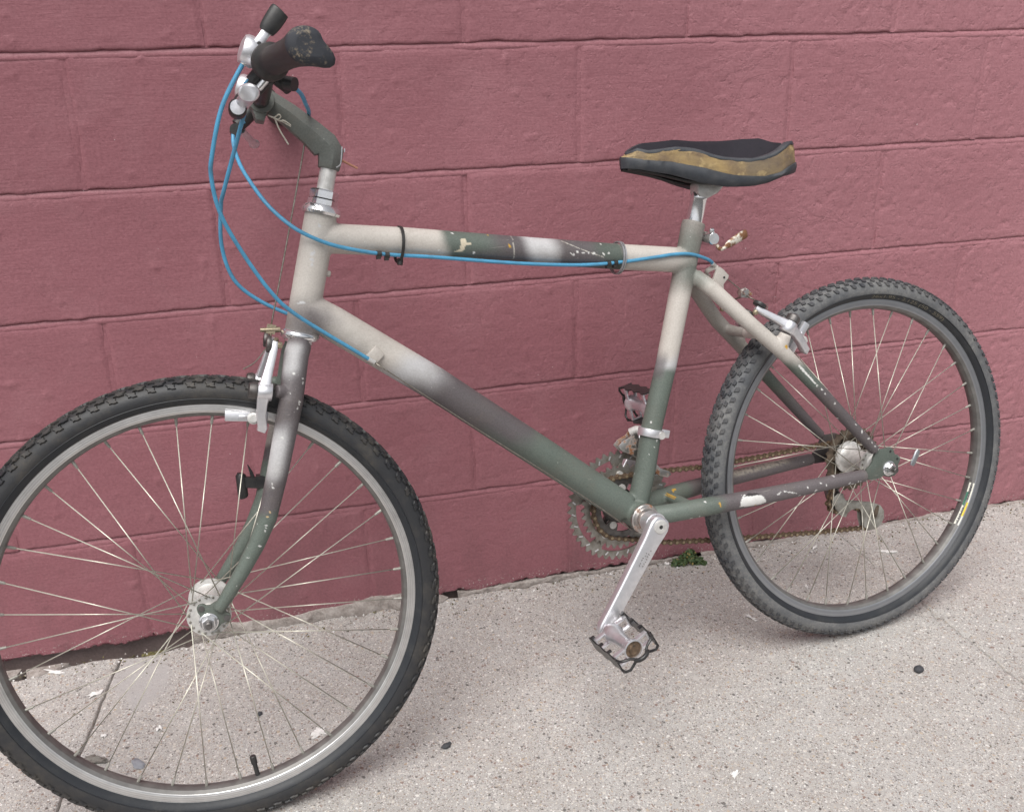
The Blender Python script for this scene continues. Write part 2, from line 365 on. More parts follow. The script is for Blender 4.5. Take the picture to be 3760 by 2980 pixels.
# ================================================================== SETTING
def gz(x): return -.0228 + .0085 * np.asarray(x, float)       # the pavement falls slightly to the left
BED = {6: (0, 1.2195), 5: (-.0030, 1.0163), 4: (-.0001, .8128), 3: (.0019, .6088), 2: (.0017, .4094), 1: (-.0033, .2053), 0: (0, -.11), 7: (0, 1.4225), 8: (0, 1.626), 9: (0, 1.829)}
bedz = lambda k, x: BED[k][0] * np.asarray(x, float) + BED[k][1]
HEAD = {5: [.2106, .6178, 1.0111, 1.4172], 4: [.0025, .4103, .8147, 1.2204, 1.6247], 3: [.1938, .6101, 1.0213, 1.4295], 2: [-.0079, .4084, .8112, 1.2213, 1.6368], 1: [.1998, .606, 1.013, 1.4395], 0: [-.018, .39, .80, 1.21, 1.62]}
def heads(k):
    b = HEAD.get(k) or ([.2062, .6125, 1.0185, 1.425] if k % 2 else [.0025, .4088, .8150, 1.2204, 1.6260]); b = list(b)
    while b[0] > -3.0: b.insert(0, b[0] - .4064)
    while b[-1] < 4.6: b.append(b[-1] + .4064)
    return b
wall = empty('block_wall', Matrix.Translation((.8, 0, 0)), label='maroon painted concrete block wall standing behind the bicycle', category='wall')
WI = Matrix.Translation((-.8, 0, 0))
def grid_faces(nx, nz, f=None):
    return [(i * nz + j, (i + 1) * nz + j, (i + 1) * nz + j + 1, i * nz + j + 1) for i in range(nx - 1) for j in range(nz - 1)]
def block(k, x0, x1, fine):
    gx = .0016 + .0008 * random.random(); gb = .0038
    st = .0036 if fine else .04
    def axis(L, n):
        e = [0, .0008, .002, .0038, .0062]; mid = np.linspace(.0095, L - .0095, max(2, int((L - .019) / n)))
        return np.concatenate([e, mid, [L - q for q in e[::-1]]])
    L = x1 - x0 - 2 * gx; px = axis(L, st); hz = float(bedz(k + 1, (x0 + x1) / 2) - bedz(k, (x0 + x1) / 2)) - 2 * gb; pz = axis(hz, st)
    X, Zr = np.meshgrid(px, pz, indexing='ij'); wx = X + x0 + gx
    zb = bedz(k, wx) + gb; zt = bedz(k + 1, wx) - gb; wz = zb + (zt - zb) * (Zr / hz)
    dx = np.minimum(X, L - X); dz = np.minimum(Zr, hz - Zr)
    # ragged arrises
    ex = pnoise(wx * 22, wz * 22, 3.3) * .0016; ez = pnoise(wx * 22, wz * 22, 9.1) * .0014
    R = .0062; kx = .55 + .6 * random.random()
    d = np.minimum(dx, dz); qx = np.clip(1 - dx / .0085, 0, 1); q = np.clip(1 - dz / R, 0, 1); up = np.clip(1 - (hz - Zr) / .008, 0, 1); dn = np.clip(1 - Zr / .0042, 0, 1)
    drop = np.maximum(.0032 * (1 - np.sqrt(np.clip(1 - dn * dn, 0, 1))) + .0012 * up * up * (3 - 2 * up), .0021 * qx * qx * (3 - 2 * qx) * kx)
    y = drop.copy()
    if fine:
        rz = np.clip((wx * .62 + wz * .15 + pnoise(wx * 1.4, wz * 1.4, 5) * .5 - .25), .15, 1.1)
        y -= pnoise(wx * 7, wz * 9, 1) * .0011 + pnoise(wx * 24, wz * 60, 2) * .00022
        y += rz * (np.clip(pnoise(wx * 58, wz * 58, 4) - .18, 0, 1) * .0040 + np.clip(-pnoise(wx * 120, wz * 120, 8) - .2, 0, 1) * .0020 - np.clip(pnoise(wx * 85, wz * 85, 11) - .3, 0, 1) * .0016)
        y -= np.clip(pnoise(wx * 40, wz * 40, 21) - .46, 0, 1) * .0042 * (1.1 - .5 * rz)          # paint drips and lumps
    edge = np.clip(1 - d / .003, 0, 1)
    if k == 0 and fine:
        zc = np.where(wx < .055, -.0035, -.0125) + pnoise(wx * 20, wx * 0 + 4.4) * .0075 + pnoise(wx * 75, wx * 0 + 1.1) * .0045
        y += np.clip((zc - wz) / .004, 0, 1) * (.034 + .010 * pnoise(wx * 40, wz * 40, 6))
    y += edge * np.abs(ez) * .9
    low = np.clip(1 - Zr / .012, 0, 1); wz = wz + low * (pnoise(wx * 15, wx * 0 + k * 2.7) * .0028 + np.maximum(pnoise(wx * 45, wx * 0 + k * 5.1), 0) * .0030 - .0008)
    wx = wx + edge * ex
    y += (random.random() - .5) * .0012
    nx, nz = X.shape; V_ = np.stack([wx - .8, y, wz], -1).reshape(-1, 3); F_ = grid_faces(nx, nz)
    per = [(i, 0) for i in range(nx)] + [(nx - 1, j) for j in range(1, nz)] + [(i, nz - 1) for i in range(nx - 2, -1, -1)] + [(0, j) for j in range(nz - 2, 0, -1)]
    b = len(V_); ids = [i * nz + j for i, j in per]; back = V_[ids].copy(); back[:, 1] = .06; V_ = np.concatenate([V_, back]); n = len(ids)
    F_ += [(ids[i], b + i, b + (i + 1) % n, ids[(i + 1) % n]) for i in range(n)]
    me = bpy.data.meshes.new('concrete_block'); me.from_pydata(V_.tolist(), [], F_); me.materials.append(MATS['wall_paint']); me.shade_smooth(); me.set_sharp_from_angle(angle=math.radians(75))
    return link('concrete_block', me, wall)
mort = MB(); joints = []
for k in range(0, 9):
    hs = heads(k)
    for a, b in zip(hs[:-1], hs[1:]):
        fine = k <= 5 and b > -.35 and a < 2.05
        block(k, a, b, fine)
    for h in hs[1:-1]: joints.append((k, h))
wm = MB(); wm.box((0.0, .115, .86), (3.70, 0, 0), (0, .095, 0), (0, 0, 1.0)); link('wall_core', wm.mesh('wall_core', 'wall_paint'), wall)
# bed mortar: struck joint, proud at its foot and recessed under the block above
def strip(pts_fn, n0, n1):
    vs = [pts_fn(i, j) for i in range(n0) for j in range(n1)]; return vs, grid_faces(n0, n1)
for k in range(1, 9):
    xs = np.linspace(-2.95, 4.55, 1500); prof = [(-.0095, .0022), (-.0070, .0007), (-.0035, .0004), (-.0004, .0013), (.0026, .0030), (.0068, .0060)]
    nn = pnoise(xs * 9, xs * 0 + k * 3.1) * .0011; n2 = pnoise(xs * 40, xs * 0 + k * 7.7) * .0007
    mort.add(*strip(lambda i, j: (xs[i] - .8, prof[j][1] + (nn[i] + n2[i]) * (1 if 0 < j < 5 else 0), float(bedz(k, xs[i])) + prof[j][0] + n2[i] * .6), len(xs), len(prof)))
mb2 = MB()
for k, h in joints:
    zs = np.linspace(max(float(bedz(k, h)), (.0 if h < .06 else -.016)) + .004, float(bedz(k + 1, h)) - .004, 40); off = random.random() * 50; dep = .0012 + .0006 * random.random()
    xsn = [-.0065, -.003, 0, .003, .0065]; nn = pnoise(zs * 18, zs * 0 + off) * .0010; n3 = pnoise(zs * 55, zs * 0 + off + 9) * .0008
    ddx = [.0012, .0003, .0004, .0003, .0012]
    mb2.add(*strip(lambda i, j: (h + xsn[i] - .8, dep + ddx[i] + nn[j] + n3[j], float(zs[j])), 5, 40))
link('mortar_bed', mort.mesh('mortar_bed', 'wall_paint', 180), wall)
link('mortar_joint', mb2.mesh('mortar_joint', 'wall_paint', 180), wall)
# rough cement smear along the foot of the wall (broken away on the left)
def smear(x0, x1, hfun, dfun, name):
    xs = np.arange(x0, x1, .0025); t = np.linspace(0, 1, 9); mb = MB()
    hh = np.array([hfun(x) for x in xs]); dd = np.array([dfun(x) for x in xs]); g0 = gz(xs)
    A = pnoise(xs[:, None] * 70 + t * 0, xs[:, None] * 0 + t[None] * 3.3, 2) * .0032 + pnoise(xs[:, None] * 190 + t * 0, t[None] * 7 + xs[:, None] * 0, 6) * .0016
    vs = [(xs[i] - .8, -dd[i] * math.sin(t[j] * PI / 2) - (A[i, j] if 0 < j < 8 else 0) * .7 + (.004 if j == 0 else 0), g0[i] - .012 + (hh[i] - g0[i] + .012) * math.cos(t[j] * PI / 2) + A[i, j] * .5) for i in range(len(xs)) for j in range(9)]
    mb.add(vs, grid_faces(len(xs), 9)); link(name, mb.mesh(name, 'cement', 180), wall)
nz1 = lambda s: float(pnoise(np.array([s * 24.]), np.array([1.7]))[0])
smear(.052, .50, lambda x: -.004 + .011 * math.exp(-((x - .42) / .08) ** 2) + .006 * math.exp(-((x - .1) / .04) ** 2) + .006 * nz1(x), lambda x: .008 + .006 * math.exp(-((x - .42) / .08) ** 2) + .004 * nz1(x + 3), 'cement_smear')
smear(.56, 1.05, lambda x: -.012 + .005 * nz1(x) - .003 * (x - .56), lambda x: .005 + .003 * nz1(x + 7), 'cement_smear')
smear(1.09, 2.6, lambda x: -.010 + .006 * nz1(x * .8), lambda x: .009 + .005 * nz1(x + 11), 'cement_smear')

# ---- pavement: soil bed (root) with cast slabs
PX = lambda y: -.076 + .13 * y + .0022 * float(pnoise(np.array([y * 23.]), np.array([.7]))[0]) + .0012 * float(pnoise(np.array([y * 80.]), np.array([4.7]))[0])                                 # left joint runs slightly askew
def ground_sheet(name, x0, x1, y0, y1, z, mat, **p):
    mb = MB(); mb.add([(x0, y0, z), (x1, y0, z), (x1, y1, z), (x0, y1, z)], [(0, 1, 2, 3)]); return link(name, mb.mesh(name, mat, 180), None, None, **p)
pave = empty('pavement', None, None, kind='structure')
mbs = MB(); xs = np.linspace(-6, 8, 700); ys = np.concatenate([np.linspace(.02, -.06, 14), np.linspace(-.1, -1.75, 12)])
XX, YY = np.meshgrid(xs, ys, indexing='ij'); ZZ = gz(XX) - .030 + pnoise(XX * 30, YY * 30) * .006 + pnoise(XX * 90, YY * 90, 4) * .003
mbs.add(np.stack([XX, YY, ZZ], -1).reshape(-1, 3), grid_faces(*XX.shape)); link('soil_bed', mbs.mesh('soil_bed', 'soil', 180), pave)
def slab(xl, xr, gl, gr, fine):
    n = 420 if fine else 60; ny = 300 if fine else 40
    t = np.linspace(0, 1, n); e = np.array([0, .0015, .004]); 
    yv = np.concatenate([[0, .0015, .004, .008], np.linspace(.012, 1.72, ny)]); yw = -.006
    V_ = []; S = np.concatenate([[0, .0012, .0035], np.linspace(.007, .993, n), [.9965, .9988, 1]])
    SS, YV = np.meshgrid(S, yv, indexing='ij')
    xa = np.array([xl(-q) + gl for q in yv]); xb = np.array([xr(-q) - gr for q in yv])
    X = xa[None] + (xb - xa)[None] * SS
    edge = .010 + .004 * pnoise(X * 14, X * 0 + 2.2) + .003 * pnoise(X * 60, X * 0 + 5.2) + .020 * np.exp(-((X + .02) / .075) ** 2) + .030 * np.exp(-((X + .26) / .10) ** 2)
    Y = -np.maximum(YV + edge * np.exp(-YV / .05), .0015)
    dxl = (X - xa[None]); dxr = xb[None] - X; d = np.minimum(np.minimum(dxl, dxr), YV)
    jit = pnoise(X * 55, Y * 55, 7) * .0022
    rr = .0030; q = np.clip(1 - (d + jit * .6) / rr, 0, 1); drop = rr * (1 - np.sqrt(np.clip(1 - q * q, 0, 1)))
    Z = gz(X) - drop + pnoise(X * 3, Y * 3, 1) * .0012 + pnoise(X * 45, Y * 45, 2) * .0006
    chip = np.clip(pnoise(X * 30, Y * 30, 12) - .25, 0, 1) * np.exp(-d / .012) * .02; Z -= chip
    nx, nz = X.shape; P = np.stack([X, Y, Z], -1).reshape(-1, 3); F_ = [f[::-1] for f in grid_faces(nx, nz)]
    per = [(i, 0) for i in range(nx)] + [(nx - 1, j) for j in range(1, nz)] + [(i, nz - 1) for i in range(nx - 2, -1, -1)] + [(0, j) for j in range(nz - 2, 0, -1)]
    ids = [i * nz + j for i, j in per]; b = len(P); low = P[ids].copy(); low[:, 2] -= .06; P = np.concatenate([P, low]); m = len(ids)
    F_ += [(ids[i], ids[(i + 1) % m], b + (i + 1) % m, b + i) for i in range(m)]
    me = bpy.data.meshes.new('slab'); me.from_pydata(P.tolist(), [], F_); me.materials.append(MATS['concrete']); me.shade_smooth(); link('slab', me, pave)
RX = lambda y: 1.414 + .004 * math.sin(y * 9)
slab(lambda y: PX(y) - 1.52, PX, .002, .0019, True)
slab(PX, RX, .0019, .0005, True)

slab(RX, lambda y: 2.93, .0006, .002, True)
for k in (-3, -2): slab(lambda y, k=k: PX(y) + 1.52 * k, lambda y, k=k: PX(y) + 1.52 * (k + 1), .002, .002, False)
for k in (0, 1, 2): slab(lambda y, k=k: 2.93 + 1.52 * k, lambda y, k=k: 2.93 + 1.52 * (k + 1), .002, .002, False)
# kerb and road behind the camera
kb = MB(); kb.box((1, -1.80, -.115), (7, 0, 0), (0, .075, 0), (0, 0, .095)); link('kerb', kb.mesh('kerb', 'cement', 40, .012), None, None, kind='structure')
ground_sheet('road', -200, 200, -200, -1.70, -.16, 'asphalt', kind='structure')
ground_sheet('ground', -200, 200, -1.9, 200, -.19, 'soil', kind='structure')

# ---- loose things at the foot of the wall and on the slabs
def lump(name, c, r, mat, seed, sq=(1, 1, .5), label=None, cat=None, group=None, n=12, amp=.35, sub=0):
    rs = np.random.RandomState(seed); mb = MB(); mb.ball((0, 0, 0), 1, n)
    P = np.array(mb.v); off = rs.rand(3) * 40
    k = 1 + amp * pnoise(P[:, 0] * 1.4 + off[0], P[:, 1] * 1.4 + off[1], P[:, 2] * 1.4 + off[2]) + amp * .5 * pnoise(P[:, 0] * 4 + off[1], P[:, 1] * 4 + off[0], P[:, 2] * 4 + off[2])
    P = P * k[:, None] * np.array(sq) * r; mb.v = [tuple(p) for p in P]
    o = link(name, mb.mesh(name, mat, 50), None, Matrix.Translation((c[0], c[1], float(gz(c[0])) + c[2])) @ Matrix.Rotation(rs.rand() * 6, 4, 'Z'))
    if label: o['label'] = label
    if cat: o['category'] = cat
    if group: o['group'] = group
    return o
G1 = 'broken cement lumps in the gap under the wall'
def slabby(name, pts, z, th, mat, seed, label, cat, group=None, amp=.004):
    """flat broken piece: irregular outline with thickness"""
    rs = np.random.RandomState(seed); P = []
    for (a, b) in zip(pts, pts[1:] + pts[:1]):
        for t in np.linspace(0, 1, 6)[:-1]: P.append((a[0] + (b[0] - a[0]) * t + rs.randn() * amp * .3, a[1] + (b[1] - a[1]) * t + rs.randn() * amp * .3))
    c = np.mean(P, 0); mb = MB(); R = []
    for s, zz in ((.97, 0), (1.0, th * .5), (.96, th * .9), (.7, th * 1.03), (.35, th * 1.0), (.02, th)):
        R.append([((p[0] - c[0]) * s, (p[1] - c[1]) * s, zz + rs.randn() * amp * .12) for p in P])
    mb.rings(R); o = link(name, mb.mesh(name, mat, 45), None, Matrix.Translation((c[0], c[1], float(gz(c[0])) + z)))
    o['label'] = label; o['category'] = cat
    if group: o['group'] = group
    return o
slabby('cement_lump', [(-.37, -.004), (-.245, -.004), (-.262, -.04), (-.37, -.044)], -.03, .034, 'cement', 3, 'grey broken cement lump under the wall, at the left edge of the photo', 'rubble', G1)
slabby('cement_lump', [(-.243, -.006), (-.165, -.006), (-.185, -.028), (-.235, -.040)], -.03, .031, 'cement', 5, 'pale wedge of broken cement just right of the largest cement lump', 'rubble', G1)
slabby('cement_lump', [(-.045, -.006), (.000, -.005), (-.006, -.020), (-.040, -.022)], -.035, .026, 'moss_debris', 8, 'mossy yellowish lump in the gap at the pavement joint', 'rubble', G1)
slabby('cement_lump', [(-.095, -.005), (-.060, -.005), (-.064, -.018), (-.09, -.02)], -.035, .022, 'moss_debris', 9, 'small mossy lump left of the pavement joint under the wall', 'rubble', G1)
lump('cement_lump', (.515, -.012, .002), .016, 'cement', 21, (1.3, .7, .55), 'small pale cement lump beside the front tyre at the wall', 'rubble', G1, 16)
lump('cement_lump', (-.0886, -.2999, -.001), .015, 'grey_stone', 31, (1.5, .7, .42), 'grey crumbled cement lump on the left joint seen through the front spokes', 'rubble', None, 26, .95)
lump('pebble', (1.2734, -.4811, .004), .0085, 'dark_stone', 41, (1.1, .9, .7), 'round black pebble alone on the right part of the pavement', 'pebble', 'loose pebbles', 14, .12)
lump('pebble', (.4525, -.4295, .003), .0068, 'dark_stone', 42, (1.4, .7, .6), 'dark grey pebble right of the front tyre low in the photo', 'pebble', 'loose pebbles', 12)
lump('pebble', (.1682, -.2613, .002), .0048, 'dark_stone', 43, (1, .9, .7), 'small black pebble seen between the front spokes above the valve', 'pebble', 'loose pebbles', 12)
lump('pebble', (-.019, -.3269, .001), .010, 'blue_stone', 44, (1.5, .8, .25), 'flat bluish pebble seen through the lower front spokes', 'pebble', 'loose pebbles', 14)
def flake(c, r, seed, label, sq=(1, .6), ncut=16, name='white_flake'):
    rs = np.random.RandomState(seed); mb = MB(); R0 = []; R1 = []; Rt = []
    rad = [r * (1 + .45 * rs.randn() * .6) for _ in range(ncut)]; ang = rs.rand() * 6
    for i in range(ncut):
        a = 2 * PI * i / ncut; x, y = math.cos(a) * rad[i] * sq[0], math.sin(a) * rad[i] * sq[1]; z = .0006 + abs(rs.randn()) * .0016
        R0.append((x, y, z)); R1.append((x * .55, y * .55, .0010 + abs(rs.randn()) * .0015)); Rt.append((x, y, z - .0007))
    mb.rings([Rt, R0, R1, [(p[0] * .05, p[1] * .05, .0022) for p in R1]])
    o = link(name, mb.mesh(name, 'white_scrap', 60), None, Matrix.Translation((c[0], c[1], float(gz(c[0])) + .0004)) @ Matrix.Rotation(ang, 4, 'Z'))
    o['label'] = label; o['category'] = 'paint flake'; o['group'] = 'white flakes scattered on the pavement'
flake((.2591, -.3368), .0125, 1, 'largest white splash on the pavement inside the front wheel', (1, .8), 22)
flake((1.0765, -.2516), .014, 2, 'long thin white flake left of the rear tyre', (1.2, .22))
flake((1.4659, -.1183), .013, 3, 'ragged white flake seen through the right rear spokes', (1.3, .45), 20)
flake((1.2317, -.1872), .006, 4, 'small white flake at the lower left inside the rear wheel', (1.2, .5))
flake((.8575, -.6149), .0078, 5, 'white flake near the bottom middle of the pavement', (1.2, .5))
flake((-.1064, -.1202), .009, 6, 'white double flake left of the pavement joint inside the front wheel', (1.3, .6))
flake((.0066, -.2505), .006, 7, 'small white flake right of the joint behind the lower front spokes', (.8, 1))
flake((-.078, -.2412), .0052, 8, 'small white flake on the left joint behind the front spokes', (.8, .9))
flake((1.006, -.0225), .007, 9, 'white flake lying just left of the weed', (1.2, .5))
flake((-.188, -.033), .012, 10, 'crumpled white flake on the cement lumps at left', (1.4, .4), 20)
flake((1.33, -.056), .007, 11, 'white flake near the wall behind the rear spokes', (1.6, .5))
# fine grit
gm = MB(); tet = [(1, 0, 0), (-.5, .86, 0), (-.5, -.86, 0), (0, 0, 1.1)]
for i in range(1500):
    x = random.uniform(-.5, 2.1); y = -.012 - abs(random.gauss(0, .035)) if i < 1050 else random.uniform(-.9, -.02); r = random.uniform(.0008, .0022) * (1.4 if i < 1050 else 1)
    q = Quaternion((random.gauss(0, 1), random.gauss(0, 1), random.gauss(0, 1), random.gauss(0, 1))).normalized()
    gm.add([(np.array(q @ Vector(t)) * r + [x, y, float(gz(x)) + r * .4]) for t in tet], [(0, 1, 2), (0, 3, 1), (1, 3, 2), (2, 3, 0)], random.randrange(4))
link('grit', gm.mesh('grit', ['cement', 'grey_stone', 'moss_debris', 'white_scrap'], 0), None, None, kind='stuff')
# weed
weed = empty('weed', Matrix.Translation((1.043, -.026, float(gz(1.043)))) @ Matrix.Scale(.88, 4), label='small green weed growing where the wall meets the pavement', category='weed')
lv = MB(); stm = MB(); rs = np.random.RandomState(5)
clumps = [(-.026, -.004, .0, .013), (.000, .004, .006, .016), (.018, .008, .012, .015), (.016, -.010, .004, .016), (.030, -.010, .000, .014), (-.010, -.006, 0, .013), (.038, -.020, 0, .008)]
for cx, cy, cz, r in clumps:
    stm.tube([(cx * .4, cy * .3 + .004, -.004), (cx * .8, cy * .8, cz * .5 + .004), (cx, cy, cz + .008)], .0006, 5)
    for i in range(95):
        d = rs.randn(3); d /= np.linalg.norm(d); d[2] = abs(d[2]); p = np.array([cx, cy, cz + .002]) + d * r * rs.rand() ** .4; L = .0022 + .0028 * rs.rand()
        n_ = unit(d + rs.randn(3) * .5 + [0, -.2, .5]); a = unit(np.cross(n_, rs.randn(3))); b = np.cross(n_, a)
        lv.add([p - a * L, p - a * L * .2 + b * L * .62, p + a * L * .5 + b * L * .5 + n_ * L * .1, p + a * L * 1.1 - n_ * L * .25, p + a * L * .5 - b * L * .5 + n_ * L * .1, p - a * L * .2 - b * L * .62], [(0, 1, 2, 3, 4, 5)], 1 if rs.rand() < .05 else 0)
link('stem', stm.mesh('stem', 'stem_leaf'), weed); link('leaves', lv.mesh('leaves', ['leaf_green', 'leaf_yellow'], 180), weed, None, kind='stuff')
# ================================================================== BICYCLE
# bike frame axes: u forward, v up, w towards the street (left side of the bike); origin at the rear axle
bF = Vector((-.9918043, -.1276454, -.0055535)); bV = Vector((-.0291289, .183582, .9825727)); bN = Vector((.1244014, -.9746816, .1857956)); bO = Vector((1.2423538, -.3033627, .3119747))
sFv = Vector((-.9986009, -.0482414, -.0216578)); sVv = Vector((-.0312849, .2087705, .9774641)); sNv = Vector((.0426337, -.9767741, .2099876)); sO = Vector((1.2495217, -.387106, .3289591))
def frameM(o, a, b, c): return Matrix(((a.x, b.x, c.x, o.x), (a.y, b.y, c.y, o.y), (a.z, b.z, c.z, o.z), (0, 0, 0, 1)))
MBIKE = frameM(bO, bF, bV, bN); MSTEER = frameM(sO, sFv, sVv, sNv)
ROOT_AT = (1.26541, -0.34725, -0.02935)      # under the rear axle
RAW = frameM(bO - bV * .333, bF, bV, bN)
ROOT = frameM(Vector(ROOT_AT), bF, bV, bN) @ Matrix.Scale(1.0135, 4)
bike = empty('bicycle', ROOT, label='camouflage painted mountain bicycle leaning against the maroon block wall', category='bicycle')
KB = RAW.inverted() @ MBIKE; KS = RAW.inverted() @ MSTEER
def part(name, mb, mats, steer=False, ang=40, bevel=0, **p): return link(name, mb.mesh(name, mats, ang, bevel), bike, KS if steer else KB, **p)
def sub(parent, name, mb, mats, ang=40, bevel=0, M=None, **p): return link(name, mb.mesh(name, mats, ang, bevel), parent, M, **p)

# ------------------------------------------------ frame: welded oversize tubes, blended, then split tube by tube
BEIGE, GREEN, DARK, PALE = np.array([.52, .485, .445]), np.array([.108, .129, .112]), np.array([.108, .095, .099]), np.array([.49, .485, .49])
WHITE, OCHRE = np.array([.66, .66, .64]), np.array([.52, .30, .04])
sstep = lambda a, b, x: np.clip((x - a) / (b - a), 0, 1) ** 2 * (3 - 2 * np.clip((x - a) / (b - a), 0, 1))
def seq(t, stops):
    """stops: (t, colour) with t ascending -> smooth piecewise colours"""
    c = np.repeat(stops[0][1][None], len(t), 0)
    for (a, ca), (b, cb) in zip(stops[:-1], stops[1:]):
        f = sstep(a, b, t)[:, None]; c = c * (1 - f) + cb[None] * f
    return c
def spot(c, P, ctr, r, col, soft=.5, amt=1.0):
    d = np.hypot((P[:, 0] - ctr[0]) / r[0], (P[:, 1] - ctr[1]) / r[1]); d = d + pnoise(P[:, 0] * 60, P[:, 1] * 60, 3) * .18
    f = (1 - sstep(1 - soft, 1 + soft, d))[:, None] * amt; return c * (1 - f) + col[None] * f
def inpoly(P, poly):
    x, y = P[:, 0], P[:, 1]; ins = np.zeros(len(P), bool); n = len(poly)
    for i in range(n):
        (x1, y1), (x2, y2) = poly[i], poly[(i + 1) % n]
        hit = ((y1 > y) != (y2 > y)) & (x < (x2 - x1) * (y - y1) / (y2 - y1 + 1e-12) + x1); ins ^= hit
    return ins
def specks(c, P, near, L, r, col, ax=1.6, ang=.3):
    for i, q in enumerate(L):
        a = ang + i * 1.3; ca, sa = math.cos(a), math.sin(a); dx, dy = P[:, 0] - q[0], P[:, 1] - q[1]; k = .7 + .6 * ((i * 37 % 10) / 10)
        X, Y = dx * ca + dy * sa, -dx * sa + dy * ca
        m = (np.hypot(X / (r * ax * k), Y / (r * k)) + pnoise(P[:, 0] * 300, P[:, 1] * 300, i) * .5 < 1) & near; c[m] = col
    return c
TUBES = {  # name: list of (u, v, w, r)
    'head_tube': [(.8925, .5135, 0, .0215), (.9425, .3570, 0, .0215)],
    'top_tube': [(.9050, .4815, 0, .0205), (.7835, .4640, 0, .0200), (.6193, .4360, 0, .0195), (.4455, .4066, 0, .0195), (.335, .3895, 0, .0195)],
    'down_tube': [(.9310, .3900, 0, .0225), (.8971, .3650, 0, .0240), (.7635, .2600, 0, .0245), (.6027, .1228, 0, .0245), (.475, .0135, 0, .0240)],
    'seat_tube': [(.3155, .4470, 0, .0185), (.319, .438, 0, .0185), (.3449, .3521, 0, .0175), (.3825, .2288, 0, .0168), (.4145, .1376, 0, .0168), (.4343, .0621, 0, .0170), (.455, .002, 0, .017)],
    'bottom_bracket_shell': [(.460, .0015, -.034, .0215), (.460, .0015, .034, .0215)],
}
for s in (1, -1):
    TUBES['seat_stay' + str(s)] = [(.3240, .3640, s * .006, .0120), (.3085, .3450, s * .024, .0125), (.2557, .2830, s * .047, .0122), (.2026, .2300, s * .058, .0118), (.1449, .1648, s * .064, .0108), (.034, .040, s * .069, .0090)]
    TUBES['chain_stay' + str(s)] = [(.452, -.002, s * .020, .0145), (.4150, .0005, s * .036, .0150), (.3600, .0016, s * .046, .0150), (.2779, .0020, s * .057, .0138), (.16, .0015, s * .064, .0122), (.0560, .0010, s * .069, .0105)]
def welded(tubes, paint, parent, base_name, vox=.0017, it=13, extra=None):
    mb = MB(); names = list(tubes)
    for nme in names: mb.tube([q[:3] for q in tubes[nme]], [q[3] for q in tubes[nme]], 32)
    if extra: extra(mb)
    me = mb.mesh('tmp', 'camo_paint', 180); ob = link('tmp', me)
    m = ob.modifiers.new('r', 'REMESH'); m.mode = 'VOXEL'; m.voxel_size = vox
    m2 = ob.modifiers.new('s', 'SMOOTH'); m2.factor = .5; m2.iterations = it
    dg = bpy.context.evaluated_depsgraph_get(); ev = ob.evaluated_get(dg).to_mesh()
    nv, nf = len(ev.vertices), len(ev.polygons)
    P = np.empty(nv * 3, np.float32); ev.vertices.foreach_get('co', P); P = P.reshape(-1, 3).astype(float)
    NR = np.empty(nv * 3, np.float32); ev.vertex_normals.foreach_get('vector', NR); NR = NR.reshape(-1, 3)
    LV = np.empty(len(ev.loops), np.int32); ev.loops.foreach_get('vertex_index', LV)
    LS = np.empty(nf, np.int32); ev.polygons.foreach_get('loop_start', LS); LT = np.empty(nf, np.int32); ev.polygons.foreach_get('loop_total', LT)
    best = np.full(nv, 9.); who = np.zeros(nv, int); tt = np.zeros(nv)
    for k, nme in enumerate(names):
        T = np.array(tubes[nme])
        for a, b in zip(T[:-1], T[1:]):
            d = b[:3] - a[:3]; t = np.clip(((P - a[:3]) @ d) / (d @ d), 0, 1); dist = np.linalg.norm(P - a[:3] - t[:, None] * d, axis=1) - (a[3] + (b[3] - a[3]) * t)
            m_ = dist < best; best[m_] = dist[m_]; who[m_] = k
    col = paint(P, who, names); fw = who[LV[LS]]
    res = {}
    for k, nme in enumerate(names):
        F_ = np.where(fw == k)[0]
        if not len(F_): continue
        fl = [LV[LS[i]:LS[i] + LT[i]] for i in F_]; used = np.unique(np.concatenate(fl)); mp = np.full(nv, -1); mp[used] = np.arange(len(used))
        nm = nme.rstrip('1').rstrip('-'); me2 = bpy.data.meshes.new(nm); me2.from_pydata(P[used].tolist(), [], [mp[f].tolist() for f in fl]); me2.materials.append(MATS['camo_paint'])
        ca = me2.color_attributes.new('paint', 'FLOAT_COLOR', 'POINT'); cc = np.ones((len(used), 4), np.float32); cc[:, :3] = col[used]; ca.data.foreach_set('color', cc.ravel())
        me2.shade_smooth(); me2.normals_split_custom_set_from_vertices(NR[used].tolist())
        res[nme] = link(nm, me2, parent)
    bpy.data.objects.remove(ob); return res
def tube_extra(mb):
    # seat binder lug behind the seat tube, brake bridge and its bosses, chain stay bridge
    mb.tube([(.3010, .4215, 0), (.2925, .4195, 0)], .010, 16)
    mb.tube([(.2390, .2665, .055), (.232, .262, .03), (.229, .260, 0), (.232, .262, -.03), (.2390, .2665, -.055)], .0085, 16)
    for s in (1, -1): mb.tube([(.2080, .2380, s * .057), (.1985, .2600, s * .062)], [.0125, .0098], 16)
    mb.tube([(.375, .003, .043), (.375, .003, -.043)], .0095, 16)
